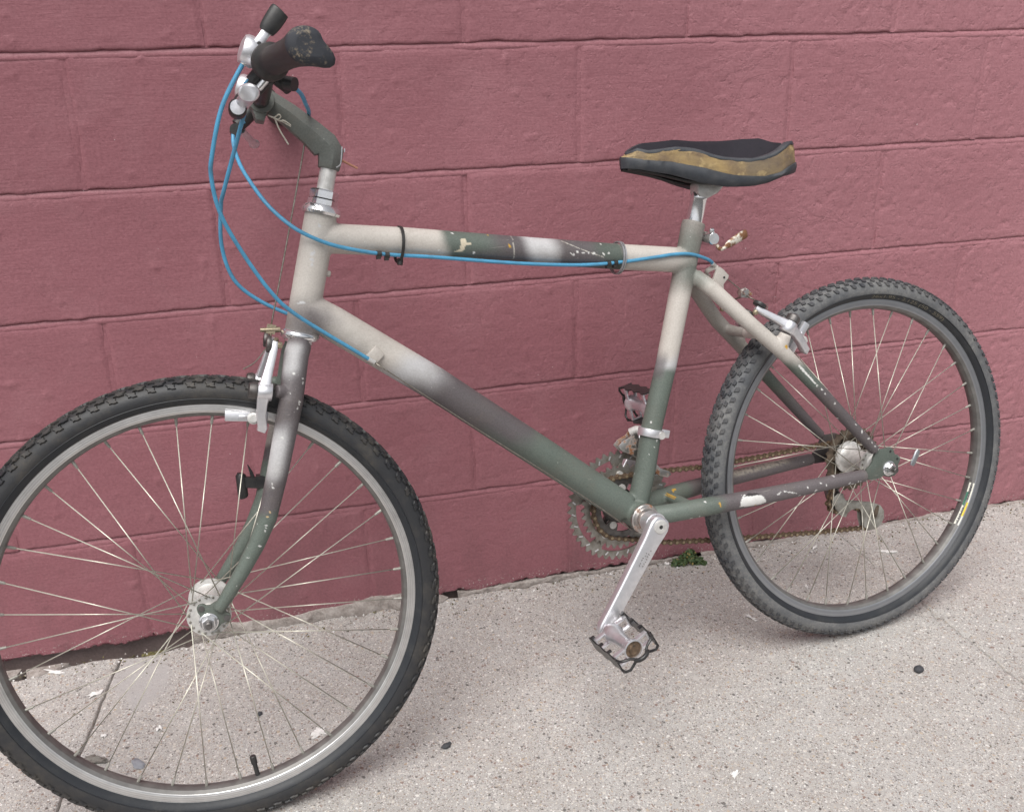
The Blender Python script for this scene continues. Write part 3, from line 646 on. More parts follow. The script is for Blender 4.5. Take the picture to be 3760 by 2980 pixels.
def frame_paint(P, who, names):
    c = np.repeat(BEIGE[None], len(P), 0); u, v, ww = P.T; j = pnoise(P[:, 0] * 28, P[:, 1] * 28, P[:, 2] * 28) * .012; near = ww > 0
    ix = lambda n: [i for i, q in enumerate(names) if q.startswith(n)]
    def on(n): return np.isin(who, ix(n))
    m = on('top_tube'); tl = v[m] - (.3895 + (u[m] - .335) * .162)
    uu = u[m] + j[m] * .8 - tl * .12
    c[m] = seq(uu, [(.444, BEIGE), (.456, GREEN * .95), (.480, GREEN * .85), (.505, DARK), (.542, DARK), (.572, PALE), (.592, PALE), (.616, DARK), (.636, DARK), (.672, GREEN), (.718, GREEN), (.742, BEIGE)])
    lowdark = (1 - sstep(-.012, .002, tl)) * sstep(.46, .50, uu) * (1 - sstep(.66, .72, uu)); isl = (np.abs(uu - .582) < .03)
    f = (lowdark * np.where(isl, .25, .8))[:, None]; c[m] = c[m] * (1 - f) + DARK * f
    m = on('down_tube'); a = np.array([.7635 - .475, .2600 - .0135]); L_ = np.linalg.norm(a); a /= L_; s_ = (P[m][:, :2] - [.475, .0135]) @ a; n_ = (P[m][:, :2] - [.475, .0135]) @ np.array([-a[1], a[0]])
    ss = s_ + j[m] * 1.1 + n_ * .5
    c[m] = seq(ss, [(.06, GREEN * 1.15), (.19, GREEN * 1.05), (.245, DARK), (.365, DARK), (.425, PALE), (.46, BEIGE)])
    lowg = (1 - sstep(-.02, -.004, n_)) * sstep(.16, .2, ss) * (1 - sstep(.25, .30, ss)); c[m] = c[m] * (1 - lowg[:, None] * .7) + GREEN * lowg[:, None] * .7
    m = on('seat_tube'); c[m] = seq(v[m] + j[m], [(.186, GREEN * 1.1), (.214, GREEN * 1.15), (.232, PALE), (.252, BEIGE), (.335, BEIGE), (.362, BEIGE * .62), (.385, BEIGE * .42), (.398, BEIGE * .46), (.418, BEIGE * .42), (.436, BEIGE * .50)])
    bl = sstep(.204, .222, v[m]) * (1 - sstep(.235, .262, v[m])) * sstep(.004, .013, u[m] - (.4145 - (v[m] - .1376) * .342)); c[m] = c[m] * (1 - bl[:, None] * .75) + DARK * bl[:, None] * .75
    m = on('seat_stay'); far = ~near[m]
    c[m] = np.where(far[:, None], seq(v[m] + j[m], [(.085, DARK), (.12, DARK * .9 + GREEN * .1), (.15, GREEN * .95), (.185, GREEN * 1.2), (.225, BEIGE * .62)]), seq(v[m] + j[m], [(.10, DARK), (.15, DARK), (.17, GREEN * 1.0), (.198, GREEN * 1.1), (.222, BEIGE * .92), (.24, BEIGE)]))
    m = on('chain_stay'); c[m] = seq(u[m] + j[m] * 1.2, [(.29, DARK * 1.15), (.318, DARK), (.34, GREEN * 1.0), (.37, GREEN * 1.2)])
    e = (1 - sstep(.052, .075, u[m])) * .45; c[m] = c[m] * (1 - e[:, None]) + np.array([.16, .15, .14]) * e[:, None]
    fm = m & (~near); wear = sstep(.001, .008, v - .002) * sstep(.10, .13, u) * (1 - sstep(.25, .29, u)); wear = wear * np.clip(pnoise(u * 220, v * 220, ww * 220) * 1.4 + .85, 0, 1)
    c[fm] = c[fm] * (1 - wear[fm][:, None]) + np.array([.33, .30, .255]) * wear[fm][:, None]
    m = on('bottom'); c[m] = GREEN * 1.2
    # over-spray spots crossing several tubes
    Q = P[:, :2]
    m = on('head') | on('down'); c[m] = spot(c, Q, (.936, .372), (.034, .027), DARK * 1.25, .75, .85)[m]
    c = np.where((on('top') | on('seat'))[:, None], spot(c, Q, (.3300, .372), (.026, .022), GREEN * 1.15, .8, .75), c)
    c = np.where((on('top') | on('seat'))[:, None], spot(c, Q, (.335, .412), (.016, .024), GREEN * 1.2, .8, .6), c)
    # chips, scratches and older paint showing
    c[inpoly(Q, [(.3036, -.0043), (.3014, .0073), (.2937, .0132), (.2842, .0122), (.2632, .008), (.2553, -.0049), (.264, -.0069), (.2811, -.0071)]) & near & on('chain')] = WHITE
    c[inpoly(Q, [(.2948, .0110), (.2841, .0141), (.2715, .0125), (.2650, .0095), (.2801, .0098)]) & near & on('chain')] = DARK * .35
    c = specks(c, Q, near & on('chain'), [(.2755, -.0066), (.3377, .0072), (.3372, .0035)], .0012, OCHRE, 1.5)
    c = specks(c, Q, near & on('chain'), [(.2302, .0062), (.2065, .0014), (.1925, -.0058), (.1776, .0051), (.1623, -.0033), (.1518, .0071), (.1419, .0022), (.0874, -.0065), (.078, -.0036), (.121, .0125), (.072, -.005), (.095, -.004), (.36, .013), (.372, -.009), (.385, -.010)], .00095, WHITE, 2.0)
    for (a, b) in (((.235, .0035), (.228, .0070)), ((.222, .0068), (.199, -.0005))):
        for t in np.linspace(0, 1, 14): c = specks(c, Q, near & on('chain'), [(a[0] + (b[0] - a[0]) * t, a[1] + (b[1] - a[1]) * t)], .0011, WHITE, 1.3)
    c[inpoly(Q, [(.7059, .4603), (.6985, .4595), (.6985, .4539), (.6916, .4538), (.6919, .451), (.701, .4505), (.7017, .4444), (.708, .4422), (.7199, .4426), (.7091, .446)]) & near & on('top')] = np.array([.56, .50, .38])
    c = specks(c, Q, near & on('top'), [(.7154, .4688), (.6887, .4393), (.7402, .4476), (.539, .4214), (.529, .4227), (.5193, .4208), (.511, .4195), (.5029, .4182), (.4863, .4158), (.4779, .4155), (.4851, .4297), (.535, .4205)], .0011, WHITE, 1.9)
    c = specks(c, Q, near & on('top'), [(.6619, .4609), (.6344, .4431)], .0014, OCHRE, 1.4)
    for (a, b) in (((.5486, .4409), (.5205, .4254)), ((.5205, .4254), (.4867, .4108)), ((.6269, .4552), (.6290, .4224))):
        for t in np.linspace(0, 1, 26): c = specks(c, Q, near & on('top'), [(a[0] + (b[0] - a[0]) * t, a[1] + (b[1] - a[1]) * t)], .00085, np.array([.42, .40, .36]), 1.3)
    c = specks(c, Q, near & on('head'), [(.901, .4967), (.9149, .4614), (.9165, .4533), (.9175, .4480), (.9383, .3984), (.874, .4928)], .0021, PALE * 1.1, 1.7, 1.2)
    c = specks(c, Q, near & on('seat_stay'), [(.1516, .17), (.1431, .1623), (.1368, .1548), (.1186, .136), (.1182, .1173), (.1084, .1072), (.0782, .0935), (.0664, .0797), (.0534, .0658), (.0462, .0577), (.0404, .0504), (.0324, .042), (.0301, .0405)], .0011, WHITE, 2.0, -.9)
    for t in np.linspace(0, 1, 44): c = specks(c, Q, near & on('seat_stay'), [(.1827 + (.1540 - .1827) * t, .2067 + (.1735 - .2067) * t)], .0016 * (1.3 - t * .6), WHITE, 1.5, -.9)
    c = specks(c, Q, near & on('seat_stay'), [(.2040, .2400)], .0036, OCHRE * 1.3, 1.6, 1.0)
    c = specks(c, Q, (~near) & on('seat_stay'), [(.2431, .2900)], .0042, OCHRE * 1.2, 1.5); c = specks(c, Q, (~near), [(.3834, .0086), (.3795, .0086), (.3742, .0095), (.3603, .0122), (.365, .0112)], .0014, OCHRE, 1.9, .2)
    c = specks(c, Q, near & on('seat_tube'), [(.4052, .1767), (.4229, .1463), (.4224, .1063), (.4323, .0958), (.4169, .1159)], .0009, WHITE, 1.6)
    return c
fr = empty('frame', KB, bike)
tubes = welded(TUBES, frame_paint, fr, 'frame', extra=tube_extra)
def paint_flat(o, col, nz=.0):
    me = o.data; ca = me.color_attributes.new('paint', 'FLOAT_COLOR', 'POINT'); n = len(me.vertices); cc = np.ones((n, 4), np.float32); cc[:, :3] = col; ca.data.foreach_set('color', cc.ravel()); return o
# rear dropouts: flat plates with two eyelets
def holed_poly(poly, w0, w1): mb = MB(); mb.prism([(a, b, w0) for a, b in poly], (0, 0, w1 - w0)); return mb
dro = [(.0564, .0026), (.0532, .0114), (.0455, .0155), (.0408, .0209), (.0385, .0290), (.0340, .0367), (.0270, .0412), (.0145, .0400), (.0038, .0409), (-.0023, .0373), (-.0044, .0313), (-.0066, .0265), (-.0127, .0241), (-.0173, .0188), (-.0168, .0126), (-.0128, .0070), (-.0122, -.0060), (-.0040, -.0110), (.0070, -.0110), (.0190, -.0070), (.0295, -.0095), (.0507, -.0085)]
for s in (1, -1):
    mb = holed_poly(dro, s * .066, s * .0715); o = paint_flat(sub(fr, 'dropout', mb, ['camo_paint', 'black_paint'], 40, .0012), GREEN * .88 if s > 0 else DARK * .55)
    
    for a, b in ((.0039, .0336), (-.0103, .0177)): e = MB(); e.lathe((a, b, s * .0716), (0, 0, s), [(0, .0022), (.0004, .0022)], 10); sub(fr, 'eyelet', e, 'black_paint')
# cable stops and guides on the frame
cs = MB(); cs.prism([(.2884, .3585, .002), (.2818, .3723, .002), (.2770, .3730, .002), (.2705, .3678, .002), (.2614, .3577, .002), (.2626, .3537, .002), (.2719, .3449, .002), (.2724, .3384, .002), (.2672, .3278, .002), (.2790, .3290, .002), (.2947, .3480, .002)], (0, 0, .005))
cs.tube(catmull([(.2800, .3715, .006), (.2850, .3725, .001), (.2930, .3690, -.004), (.2925, .3640, -.010), (.2850, .3600, -.012)], 4), .0042, 10, flat=.4)
o = paint_flat(sub(fr, 'cable_stop', cs, 'camo_paint', 40, .0012), BEIGE)
o2 = MB(); o2.lathe((.2707, .3555, .0071), (0, 0, 1), [(0, .0019), (.0005, .0019)], 10); sub(fr, 'stop_hole', o2, 'black_paint')
cs2 = MB(); cs2.box((.8506, .3150, .021), (.0085, -.0070, 0), (.0055, .0070, 0), (0, 0, .0070)); paint_flat(sub(fr, 'cable_stop', cs2, 'camo_paint', 40, .0015), BEIGE)
bo = MB(); bo.lathe((.8995, .4340, 0), unit((-.953, -.303, 0)), [(0, .0045), (.0075, .0045), (.009, .003)], 12); paint_flat(sub(fr, 'screw_boss', bo, 'camo_paint'), BEIGE)
# bottom bracket cup and lockring
bb = MB(); bb.lathe((.460, .0015, .0335), (0, 0, 1), [(0, .0228), (.0015, .0235), (.0065, .0235), (.008, .0222), (.008, .0185), (.0115, .018), (.0115, .013), (.022, .0120)], 36)
bb2 = MB(); bb2.lathe((.460, .0015, -.0335), (0, 0, -1), [(0, .022), (.006, .022), (.008, .017), (.02, .012)], 24)
sub(fr, 'bearing_cup', bb, 'rust_steel', 30); sub(fr, 'bearing_cup', bb2, 'rust_steel', 30)
# seat binder quick release
qr = MB(); qr.lathe((.2950, .4185, -.016), (0, 0, 1), [(0, .0085), (.010, .0088), (.016, .0075), (.016, .0098), (.036, .0100), (.0385, .0088), (.0385, .0002)], 22)
qr.tube([(.2955, .4300, .018), (.2945, .4265, .018)], .0038, 10)
qr.ball((.2957, .4315, .018), .0042, 10)
qb = sub(fr, 'binder_bolt', qr, 'chrome', 30)
ql = MB(); ql.tube(catmull([(.2930, .4095, .026), (.2915, .4035, .028), (.2860, .4020, .029), (.2795, .4052, .030)], 5), [.0030] * 16, 10)
hd = catmull([(.2800, .4050, .030), (.2700, .4100, .030), (.2560, .4160, .030), (.2440, .4205, .030), (.2400, .4215, .030)], 4); ql.tube(hd, [.0030] + [.0048 + .0022 * math.sin(PI * i / len(hd)) for i in range(len(hd) - 2)] + [.0035], 12, flat=.45, up=(0, 0, 1))
sub(fr, 'release_lever', ql, 'rust_lever')

# ------------------------------------------------ seat post and saddle
sp = MB(); ax_ = unit((-.2960, .9552, 0)); sp.lathe((.3172, .4405, 0), ax_, [(0, .0148), (.004, .0139), (.004, .0134), (.041, .0134), (.0415, .0138), (.0445, .0138), (.045, .0118), (.062, .0108), (.066, .009)], 28)
part('seatpost', sp, 'chrome')
cl = MB(); cl.prism([(.3080, .4820, -.013), (.2980, .4795, -.013), (.2760, .4875, -.013), (.2620, .4990, -.013), (.2640, .5060, -.013), (.3120, .5060, -.013), (.3130, .4900, -.013)], (0, 0, .026))
part('seat_clamp', cl, 'alloy_dull', False, 40, .004)
US = [.445, .4318, .4115, .3867, .3623, .3383, .3231, .3004, .2857, .2635, .24, .2155, .197, .175, .155, .138, .128, .1235]
def interp(t, a, b): return float(np.interp(t, a[::-1], b[::-1]))
WU = ([.4455, .440, .43, .4155, .367, .3202, .2755, .2292, .203, .1813, .160, .142, .130, .1245], [.001, .012, .0185, .0236, .0303, .0404, .0546, .0667, .0705, .0690, .0600, .0450, .0260, .001])
SEAM = ([.4455, .445, .4155, .367, .3202, .2755, .2292, .203, .1813, .160, .142, .13, .1235], [.5535, .5523, .5459, .5389, .5263, .5104, .5043, .5080, .5160, .5200, .5215, .522, .522])
BOT = ([.4455, .445, .4166, .3682, .3214, .2837, .2456, .2216, .1939, .17, .15, .1235], [.5375, .5374, .5325, .5216, .505, .4951, .4928, .4952, .5030, .5050, .507, .510])
TOPV = ([.4456, .4318, .4115, .3867, .3623, .3383, .3231, .3004, .2857, .2635, .24, .2155, .197, .1876, .17, .15, .1235], [.5600, .5643, .5590, .5600, .5609, .5573, .5529, .5435, .5394, .5356, .5334, .5366, .5426, .5470, .5530, .555, .546])
TOPF = ([.4455, .4318, .4003, .3688, .3312, .2806, .2211, .1722, .1439, .1251, .1235], [.5600, .5640, .5723, .573, .5745, .5705, .5685, .5690, .5670, .555, .546])
def outline(n=120):
    L = []
    for i in range(n):
        a = 2 * PI * i / n; uu = .2845 + .1610 * math.cos(a) * (1); 
        side = 1 if math.sin(a) >= 0 else -1; L.append((uu, side))
    return L
OL = outline()
def srow(wf, vf_near, vf_far, inset=0.0, drop=0.0, wob=0.0):
    top = 1 if vf_near is TOPV else 0
    R = []
    for uu, s in OL:
        wv = interp(uu, *WU) ; wv = max(wv * wf - inset, .0003); cu = .2845 + (uu - .2845) * (1 - inset / .16) * ((1 - .075 * top) if uu > .2845 else (1 - .02 * top))
        cu = cu if .20 < cu < .40 else (.20 - (.20 - cu) * .80 if cu <= .20 else .40 + (cu - .40) * .80)
        R.append((cu, (interp(uu, *vf_near) if s > 0 else interp(uu, *vf_far)) + drop, s * wv))
    if wob: R = [(p[0], p[1] + wob * float(pnoise(np.array([p[0] * 70.]), np.array([p[2] * 70. + 3]))[0]), p[2]) for p in R]
    return R
mix2 = lambda A, B, t: [tuple(a[k] + (b[k] - a[k]) * t for k in range(3)) for a, b in zip(A, B)]
base_lo = srow(.97, BOT, BOT); base_mid = mix2(srow(1.05, BOT, BOT), srow(1.05, SEAM, SEAM), .55); seam = srow(1.04, SEAM, SEAM, 0, 0, .0022)
sk = MB(); sk.rings([srow(.86, BOT, BOT, .004, .004), srow(.93, BOT, BOT, 0, -.0005), base_lo, base_mid, seam, srow(.98, SEAM, SEAM, 0, .0012)], caps=False)
und = srow(.86, BOT, BOT, .004, .004); und2 = [(p[0] * .9 + .028, p[1] + .010, p[2] * .45) for p in und]; sk.rings([und, und2], 1, caps=True)
sad = empty('saddle', KB, bike)
sub(sad, 'base', sk, ['saddle_vinyl', 'saddle_under'], 60)
sw = MB(); a_ = srow(.985, SEAM, SEAM, 0, .0004); b_ = srow(.965, TOPV, TOPF, 0, -.0035)
def foam_ring(t):
    R = mix2(a_, b_, t); k = math.sin(t * PI) * .0016
    return [(p[0] + (float(pnoise(np.array([p[0] * 60.]), np.array([t * 4 + 3.])) [0])) * .0012, p[1], p[2] * (1 + k * 9) + (.0014 * float(pnoise(np.array([p[0] * 75.]), np.array([t * 5.]))[0]))) for p in R]
sw.rings([foam_ring(t) for t in np.linspace(0, 1, 9)], caps=False); sub(sad, 'foam_wall', sw, 'foam_yellow', 180)
tp = MB(); in1 = srow(.86, TOPV, TOPF, .0045, .0004); in2 = srow(.80, TOPV, TOPF, .009, -.007)
fl = [(p[0] * .8 + .057, min(p[1], interp(p[0], *SEAM) + .012), p[2] * .55) for p in in2]; fl2 = [(p[0] * .5 + .142, interp(p[0], *SEAM) + .006, p[2] * .15) for p in in2]
tp.rings([srow(.975, TOPV, TOPF, 0, -.0052, .0026), srow(.985, TOPV, TOPF, 0, -.0018), srow(.96, TOPV, TOPF, .0012, .0004), in1], 1, caps=False); tp.rings([in1, in2, fl, fl2], 0, caps=False); tp.rings([fl2, [(p[0] * .05 + .27, p[1] - .001, p[2] * .05) for p in fl2]], 0, caps=False)
sub(sad, 'foam_top', tp, ['foam_black', 'saddle_vinyl'], 180)
rl = MB()
for s in (1, -1): rl.tube(catmull([(.43, .536, s * .010), (.38, .524, s * .014), (.32, .507, s * .020), (.26, .503, s * .022), (.19, .512, s * .034)], 6), .0032, 8)
sub(sad, 'rail', rl, 'black_paint')

# ------------------------------------------------ fork, headset, stem, handlebar (steered)
FT = {'steerer': [(.9400, .3640, 0, .0175), (.9465, .3435, 0, .0190)]}
for s in (1, -1):
    FT['fork_blade' + str(s)] = [(.9470, .3430, s * .014, .0165), (.9540, .3300, s * .030, .0165), (.9705, .2725, s * .049, .0158), (.9855, .2288, s * .053, .0150), (1.0020, .1804, s * .055, .0140), (1.0225, .1257, s * .056, .0125), (1.0415, .0930, s * .056, .0112), (1.0650, .0600, s * .056, .0100), (1.0900, .0290, s * .056, .0090), (1.1030, .0140, s * .056, .0078)]
def fork_extra(mb):
    for s in (1, -1): mb.tube([(.9690, .2850, s * .050), (.9870, .2910, s * .056)], .0085, 16)
def fork_paint(P, who, names):
    c = np.repeat(DARK[None], len(P), 0); u, v, ww = P.T; j = pnoise(u * 30, v * 30, ww * 30) * .010; near = ww > 0; Q = P[:, :2]
    cu = np.interp(v, [.014, .029, .06, .093, .1257, .1804, .2288, .2725, .33, .364], [1.103, 1.09, 1.065, 1.0415, 1.0225, 1.002, .9855, .9705, .954, .94]); off = u - cu
    c = seq(v + j, [(.105, GREEN * 1.1), (.128, GREEN), (.145, DARK), (.166, DARK), (.196, PALE * .92), (.222, PALE), (.256, DARK), (.296, DARK), (.322, PALE * .85), (.338, PALE * .85), (.354, DARK * 1.3)])
    d2 = 1 - sstep(-.012, .003, off); f = (d2 * sstep(.15, .18, v) * .9)[:, None]; c = c * (1 - f) + DARK * f
    fb = (~near); c[fb] = seq(v[fb] + j[fb], [(.155, GREEN * 1.15), (.175, GREEN), (.188, DARK), (.202, DARK), (.215, BEIGE * .8), (.245, BEIGE * .8), (.27, GREEN)])
    c = specks(c, Q, near, [(.9614, .314), (.9620, .310), (.9512, .3016), (.9515, .296), (.9593, .2732), (.9610, .270), (.9637, .2654), (.9884, .2306), (1.01, .1739), (1.0098, .1678), (1.0238, .1278), (1.0255, .1194), (1.0283, .1121), (1.0268, .116), (1.0376, .0933)], .0010, WHITE * .95, 1.7, 1.2)
    c = specks(c, Q, near, [(.9632, .2944), (1.0186, .1356), (1.0222, .130)], .0010, OCHRE * .8 + .2, 1.3); return c
fk = empty('fork', KS, bike)
welded(FT, fork_paint, fk, 'fork', .0016, 6, fork_extra)
fd = [(1.095, .030), (1.104, .026), (1.112, .0225), (1.1160, .0230), (1.1200, .0262), (1.1255, .0262), (1.1290, .0220), (1.1285, .0165), (1.1262, .0110), (1.1275, .0020), (1.1245, -.0085), (1.1165, -.0130), (1.1075, -.0115), (1.1010, -.0055), (1.0965, -.0045), (1.0915, -.0040), (1.0882, .0002), (1.0885, .0060), (1.0930, .0090), (1.0940, .0150)]
for s in (1, -1):
    mb = holed_poly(fd, s * .0505, s * .056); paint_flat(sub(fk, 'dropout', mb, 'camo_paint', 40, .0012), GREEN)
    
    for a, b in ((1.1232, .0205), (1.0932, .0015)): e = MB(); e.lathe((a, b, s * .0560), (0, 0, s), [(0, .0042), (.0012, .0042), (.0012, .0019), (.0014, .0019)], 12); sub(fk, 'eyelet', e, 'steel_dark')
sax = unit((-.3033, .9529, 0)); SA = lambda v: np.array([.9415 - (v - .3600) * .3183, v, 0])
hs = MB(); hs.lathe(SA(.3600), -sax, [(-.001, .0195), (0, .0235), (.003, .0262), (.0075, .0265), (.0105, .0245), (.0125, .0205), (.015, .0200), (.0165, .0185)], 36)
part('headset_cup', hs, 'chrome', True, 50)
hu = MB(); hu.lathe(SA(.5105), sax, [(0, .0215), (.0005, .0258), (.004, .0272), (.008, .0262), (.0125, .0225), (.0125, .0200)], 36)
hu.lathe(SA(.5225), sax, [(0, .0188), (.0008, .0202), (.0075, .0202), (.0083, .0188)], 6); hu.lathe(SA(.5310), sax, [(0, .0150), (.0005, .0192), (.0095, .0195), (.0120, .0170), (.0120, .0125)], 6)
part('headset_nut', hu, 'chrome', True, 30)
qs = MB(); qs.lathe(SA(.538), sax, [(0, .0112), (.034, .0112)], 24); part('stem_quill', qs, 'alloy_dull', True)
# stem: faceted cast body
st = MB()
def hexsec(c, d, hh, ww_, ridge=.15):
    d = unit(d); n = np.array([-d[1], d[0], 0]); z = np.array([0, 0, 1.]); c = np.asarray(c, float)
    return [c + n * hh * a + z * ww_ * b for a, b in ((1, -.32), (1, .32), (ridge, 1), (-.98, .55), (-.98, -.55), (ridge, -1))]
st.rings([hexsec((.8750, .5690, 0), (-.30, .95, 0), .0140, .0150), hexsec((.8725, .5770, 0), (-.28, .96, 0), .0150, .0160), hexsec((.8690, .5905, 0), (.05, 1, 0), .0172, .0168), hexsec((.8760, .6000, 0), (.62, .78, 0), .0190, .0168), hexsec((.8905, .6165, 0), (.74, .67, 0), .0172, .0150), hexsec((.9180, .6430, 0), (.74, .67, 0), .0150, .0140), hexsec((.9440, .6640, 0), (.78, .62, 0), .0135, .0165), hexsec((.9545, .6700, 0), (.8, .6, 0), .0100, .0165)])
st.lathe((.9500, .6610, -.019), (0, 0, 1), [(0, .0165), (.038, .0165)], 24)
st.prism([(.9400, .6560, -.017), (.9640, .6570, -.017), (.9600, .6370, -.017), (.9500, .6345, -.017)], (0, 0, .034))
o = paint_flat(link('stem', st.mesh('stem', 'camo_paint', 24, .0012), bike, KS), np.array([.120, .128, .118]))
P = np.empty(len(o.data.vertices) * 3, np.float32); o.data.vertices.foreach_get('co', P); 
sc_ = MB(); sc_.tube(catmull([(.8555, .5950, .0170), (.8575, .5850, .0176), (.8605, .5730, .0170), (.8665, .5690, .0170)], 5), .0008, 5); sc_.tube([(.8520, .5930, .014), (.8527, .588, .0145)], .0007, 5)
part('bare_scratch', sc_, 'alloy', True)
BARP = [(.9060, .6840, -.268), (.9390, .690, -.14), (.9440, .681, -.11), (.9495, .6655, -.05), (.9510, .6615, -.03), (.9510, .6615, .03), (.9495, .6655, .05), (.9440, .681, .11), (.9412, .684, .14), (.9145, .6705, .287)]
br = MB(); br.tube(catmull(BARP, 6), .0111, 16); part('handlebar', br, 'black_paint', True)
def grip(s):
    mb = MB(); a = np.array([.9425, .6845, .128]); b = np.array([.9125, .6690, .292]); d = unit(b - a); L_ = np.linalg.norm(b - a)
    X = unit(np.array([-1., 0, 0]) - d * (np.array([-1., 0, 0]) @ d)); Y = np.cross(X, d); Y = Y if Y[1] > 0 else -Y   # X rearwards, Y up
    prof = [(0, .0150, 0), (.001, .0205, 0), (.004, .0218, 0), (.013, .0218, 0), (.017, .0205, 0), (.020, .0168, 0), (.035, .0160, .02), (.060, .0158, .05), (.090, .0158, .1), (.115, .0168, .25), (.135, .0186, .55), (.150, .0200, .85), (.158, .0205, 1.0), (.163, .0200, 1.0), (.166, .0180, .9), (.1675, .0120, .7)]
    R = []
    for h, r, k in prof:
        ring = []
        for j in range(40):
            t = 2 * PI * j / 40; rr = r * (1 + k * (.62 * math.exp(-((math.remainder(t + .62, 2 * PI)) / .42) ** 2) - .13 * math.exp(-((math.remainder(t - .25, 2 * PI)) / .35) ** 2) + .06 * math.cos(2 * t + .5)))
            q = a + d * h * L_ / .1675 + X * rr * math.cos(t) + Y * rr * math.sin(t); ring.append((q[0] - (.0085 * h / .1675 if s < 0 else 0), q[1] + (.014 * h / .1675 if s < 0 else 0), q[2] * s + (.019 * min(1, h / .06) if s < 0 else 0)))
        R.append(ring)
    mb.rings(R[:-3], 0, caps=False); mb.rings(R[-4:], 1, caps=False); mb.add(R[-1], [tuple(range(40))], 1)
    mb.add(R[0], [tuple(range(40))[::-1]], 0)
    return part('grip', mb, ['rubber_grip', 'grip_end'], True, 50)
grip(1); grip(-1)
# thumb shifters
def shifter(s):
    e = empty('shifter', KS, bike); m = MB(); W = lambda q: (q[0], q[1], q[2] * s)
    m.lathe(W((.9432, .6830, .110)), (0, 0, s), [(0, .0140), (.015, .0140)], 20); m.tube([W((.950, .690, .1175)), W((.9570, .6960, .1185))], .0065, 12)
    sub(e, 'shifter_clamp', m, 'black_plastic')
    m = MB(); d = unit((.66, .30, .10 * s)); m.lathe(W((.9500, .6945, .1190)), d, [(0, .0165), (.002, .0178), (.0045, .0178)], 24); sub(e, 'indicator_ring', m, 'chrome')
    m = MB(); m.lathe(W((.9535, .6960, .1195)), d, [(0, .0165), (.004, .0182), (.0150, .0180), (.0185, .0160), (.0205, .0095), (.0208, .0005)], 28); sub(e, 'shifter_body', m, 'alloy')
    m = MB(); lev = [W((.9590, .6950, .128)), W((.9530, .7035, .1335)), W((.9450, .7130, .1335)), W((.9375, .7215, .1320))]; m.tube(lev, [.0088, .0066, .0056, .0060], 12, flat=.36, up=(0, 0, 1)); m.lathe(W((.9505, .7045, .1352)), (0, 0, s), [(0, .0026), (.0012, .0028)], 12, 1); sub(e, 'shift_lever', m, ['alloy', 'black_plastic'])
    m = MB(); tip = catmull([W((.9405, .7180, .1325)), W((.9370, .7225, .1325)), W((.9295, .7310, .1330)), W((.9225, .7395, .1330)), W((.9205, .7415, .1330))], 4); n_ = len(tip); m.tube(tip, [.0085 + .0030 * math.sin(min(1, i / (n_ - 5)) * PI * .6) for i in range(n_ - 3)] + [.0105, .0088, .0050], 14, flat=.55, up=(0, 0, 1)); sub(e, 'lever_cap', m, 'black_plastic')
shifter(1); shifter(-1)
def brake_lever(s):
    e = empty('brake_lever', KS, bike); W = lambda q: (q[0], q[1], q[2] * s); m = MB()
    m.lathe(W((.9450, .6800, .090)), (0, 0, s), [(0, .0148), (.001, .0158), (.017, .0158), (.018, .0148)], 20)
    m.tube([W((.9480, .6760, .098)), W((.9600, .6640, .097)), W((.9720, .6530, .096)), W((.9800, .6460, .095))], [.0125, .0115, .0105, .0095], 14)
    m.tube([W((.9520, .6800, .108)), W((.9640, .6690, .104))], .0075, 12)
    m.tube([W((.9330, .6705, .094)), W((.9230, .6620, .094)), W((.9205, .6585, .096))], .0072, 12); m.tube([W((.9240, .6660, .100)), W((.9140, .6620, .108))], .0085, 12)
    sub(e, 'lever_bracket', m, 'black_plastic')
    m = MB(); m.lathe(W((.9560, .6610, .108)), unit((-.72, .66, .12 * s)), [(-.002, .0042), (.0005, .0048), (.016, .0048), (.018, .0030)], 14); sub(e, 'adjuster_barrel', m, 'chrome')
    k = 1 if s > 0 else .72; m = MB(); m.lathe(W((.9840, .6400, .082)), (0, 0, s), [(0, .0108 * k), (.024, .0108 * k), (.026, .0095 * k)], 22, 0); m.lathe(W((.9840, .6400, .108)), (0, 0, s), [(-.001, .0085 * k), (.0005, .0088 * k), (.0010, .0040 * k)], 20, 1); sub(e, 'lever_pivot', m, ['black_plastic', 'alloy'])
    m = MB(); bl = catmull([W((.9790, .6440, .098)), W((.9735, .6480, .112)), W((.9700, .6505, .128)), W((.9690, .6500, .145)), W((.9705, .6475, .160)), W((.9725, .6450, .172))], 5) if s > 0 else catmull([(.9760, .6400, -.100), (.9690, .6350, -.125), (.9620, .6315, -.155), (.9565, .6295, -.183)], 8); n_ = len(bl); m.tube(bl, [.0095] * (n_ - 8) + [.0090, .0086, .0086, .0094, .0108, .0122, .0124, .0108] if s > 0 else [.0055] * (n_ - 3) + [.0062, .0080, .0070], 16, flat=.85, up=(0, 1, 0)); sub(e, 'lever_blade', m, 'alloy', 60)
    return e
brake_lever(1); brake_lever(-1)

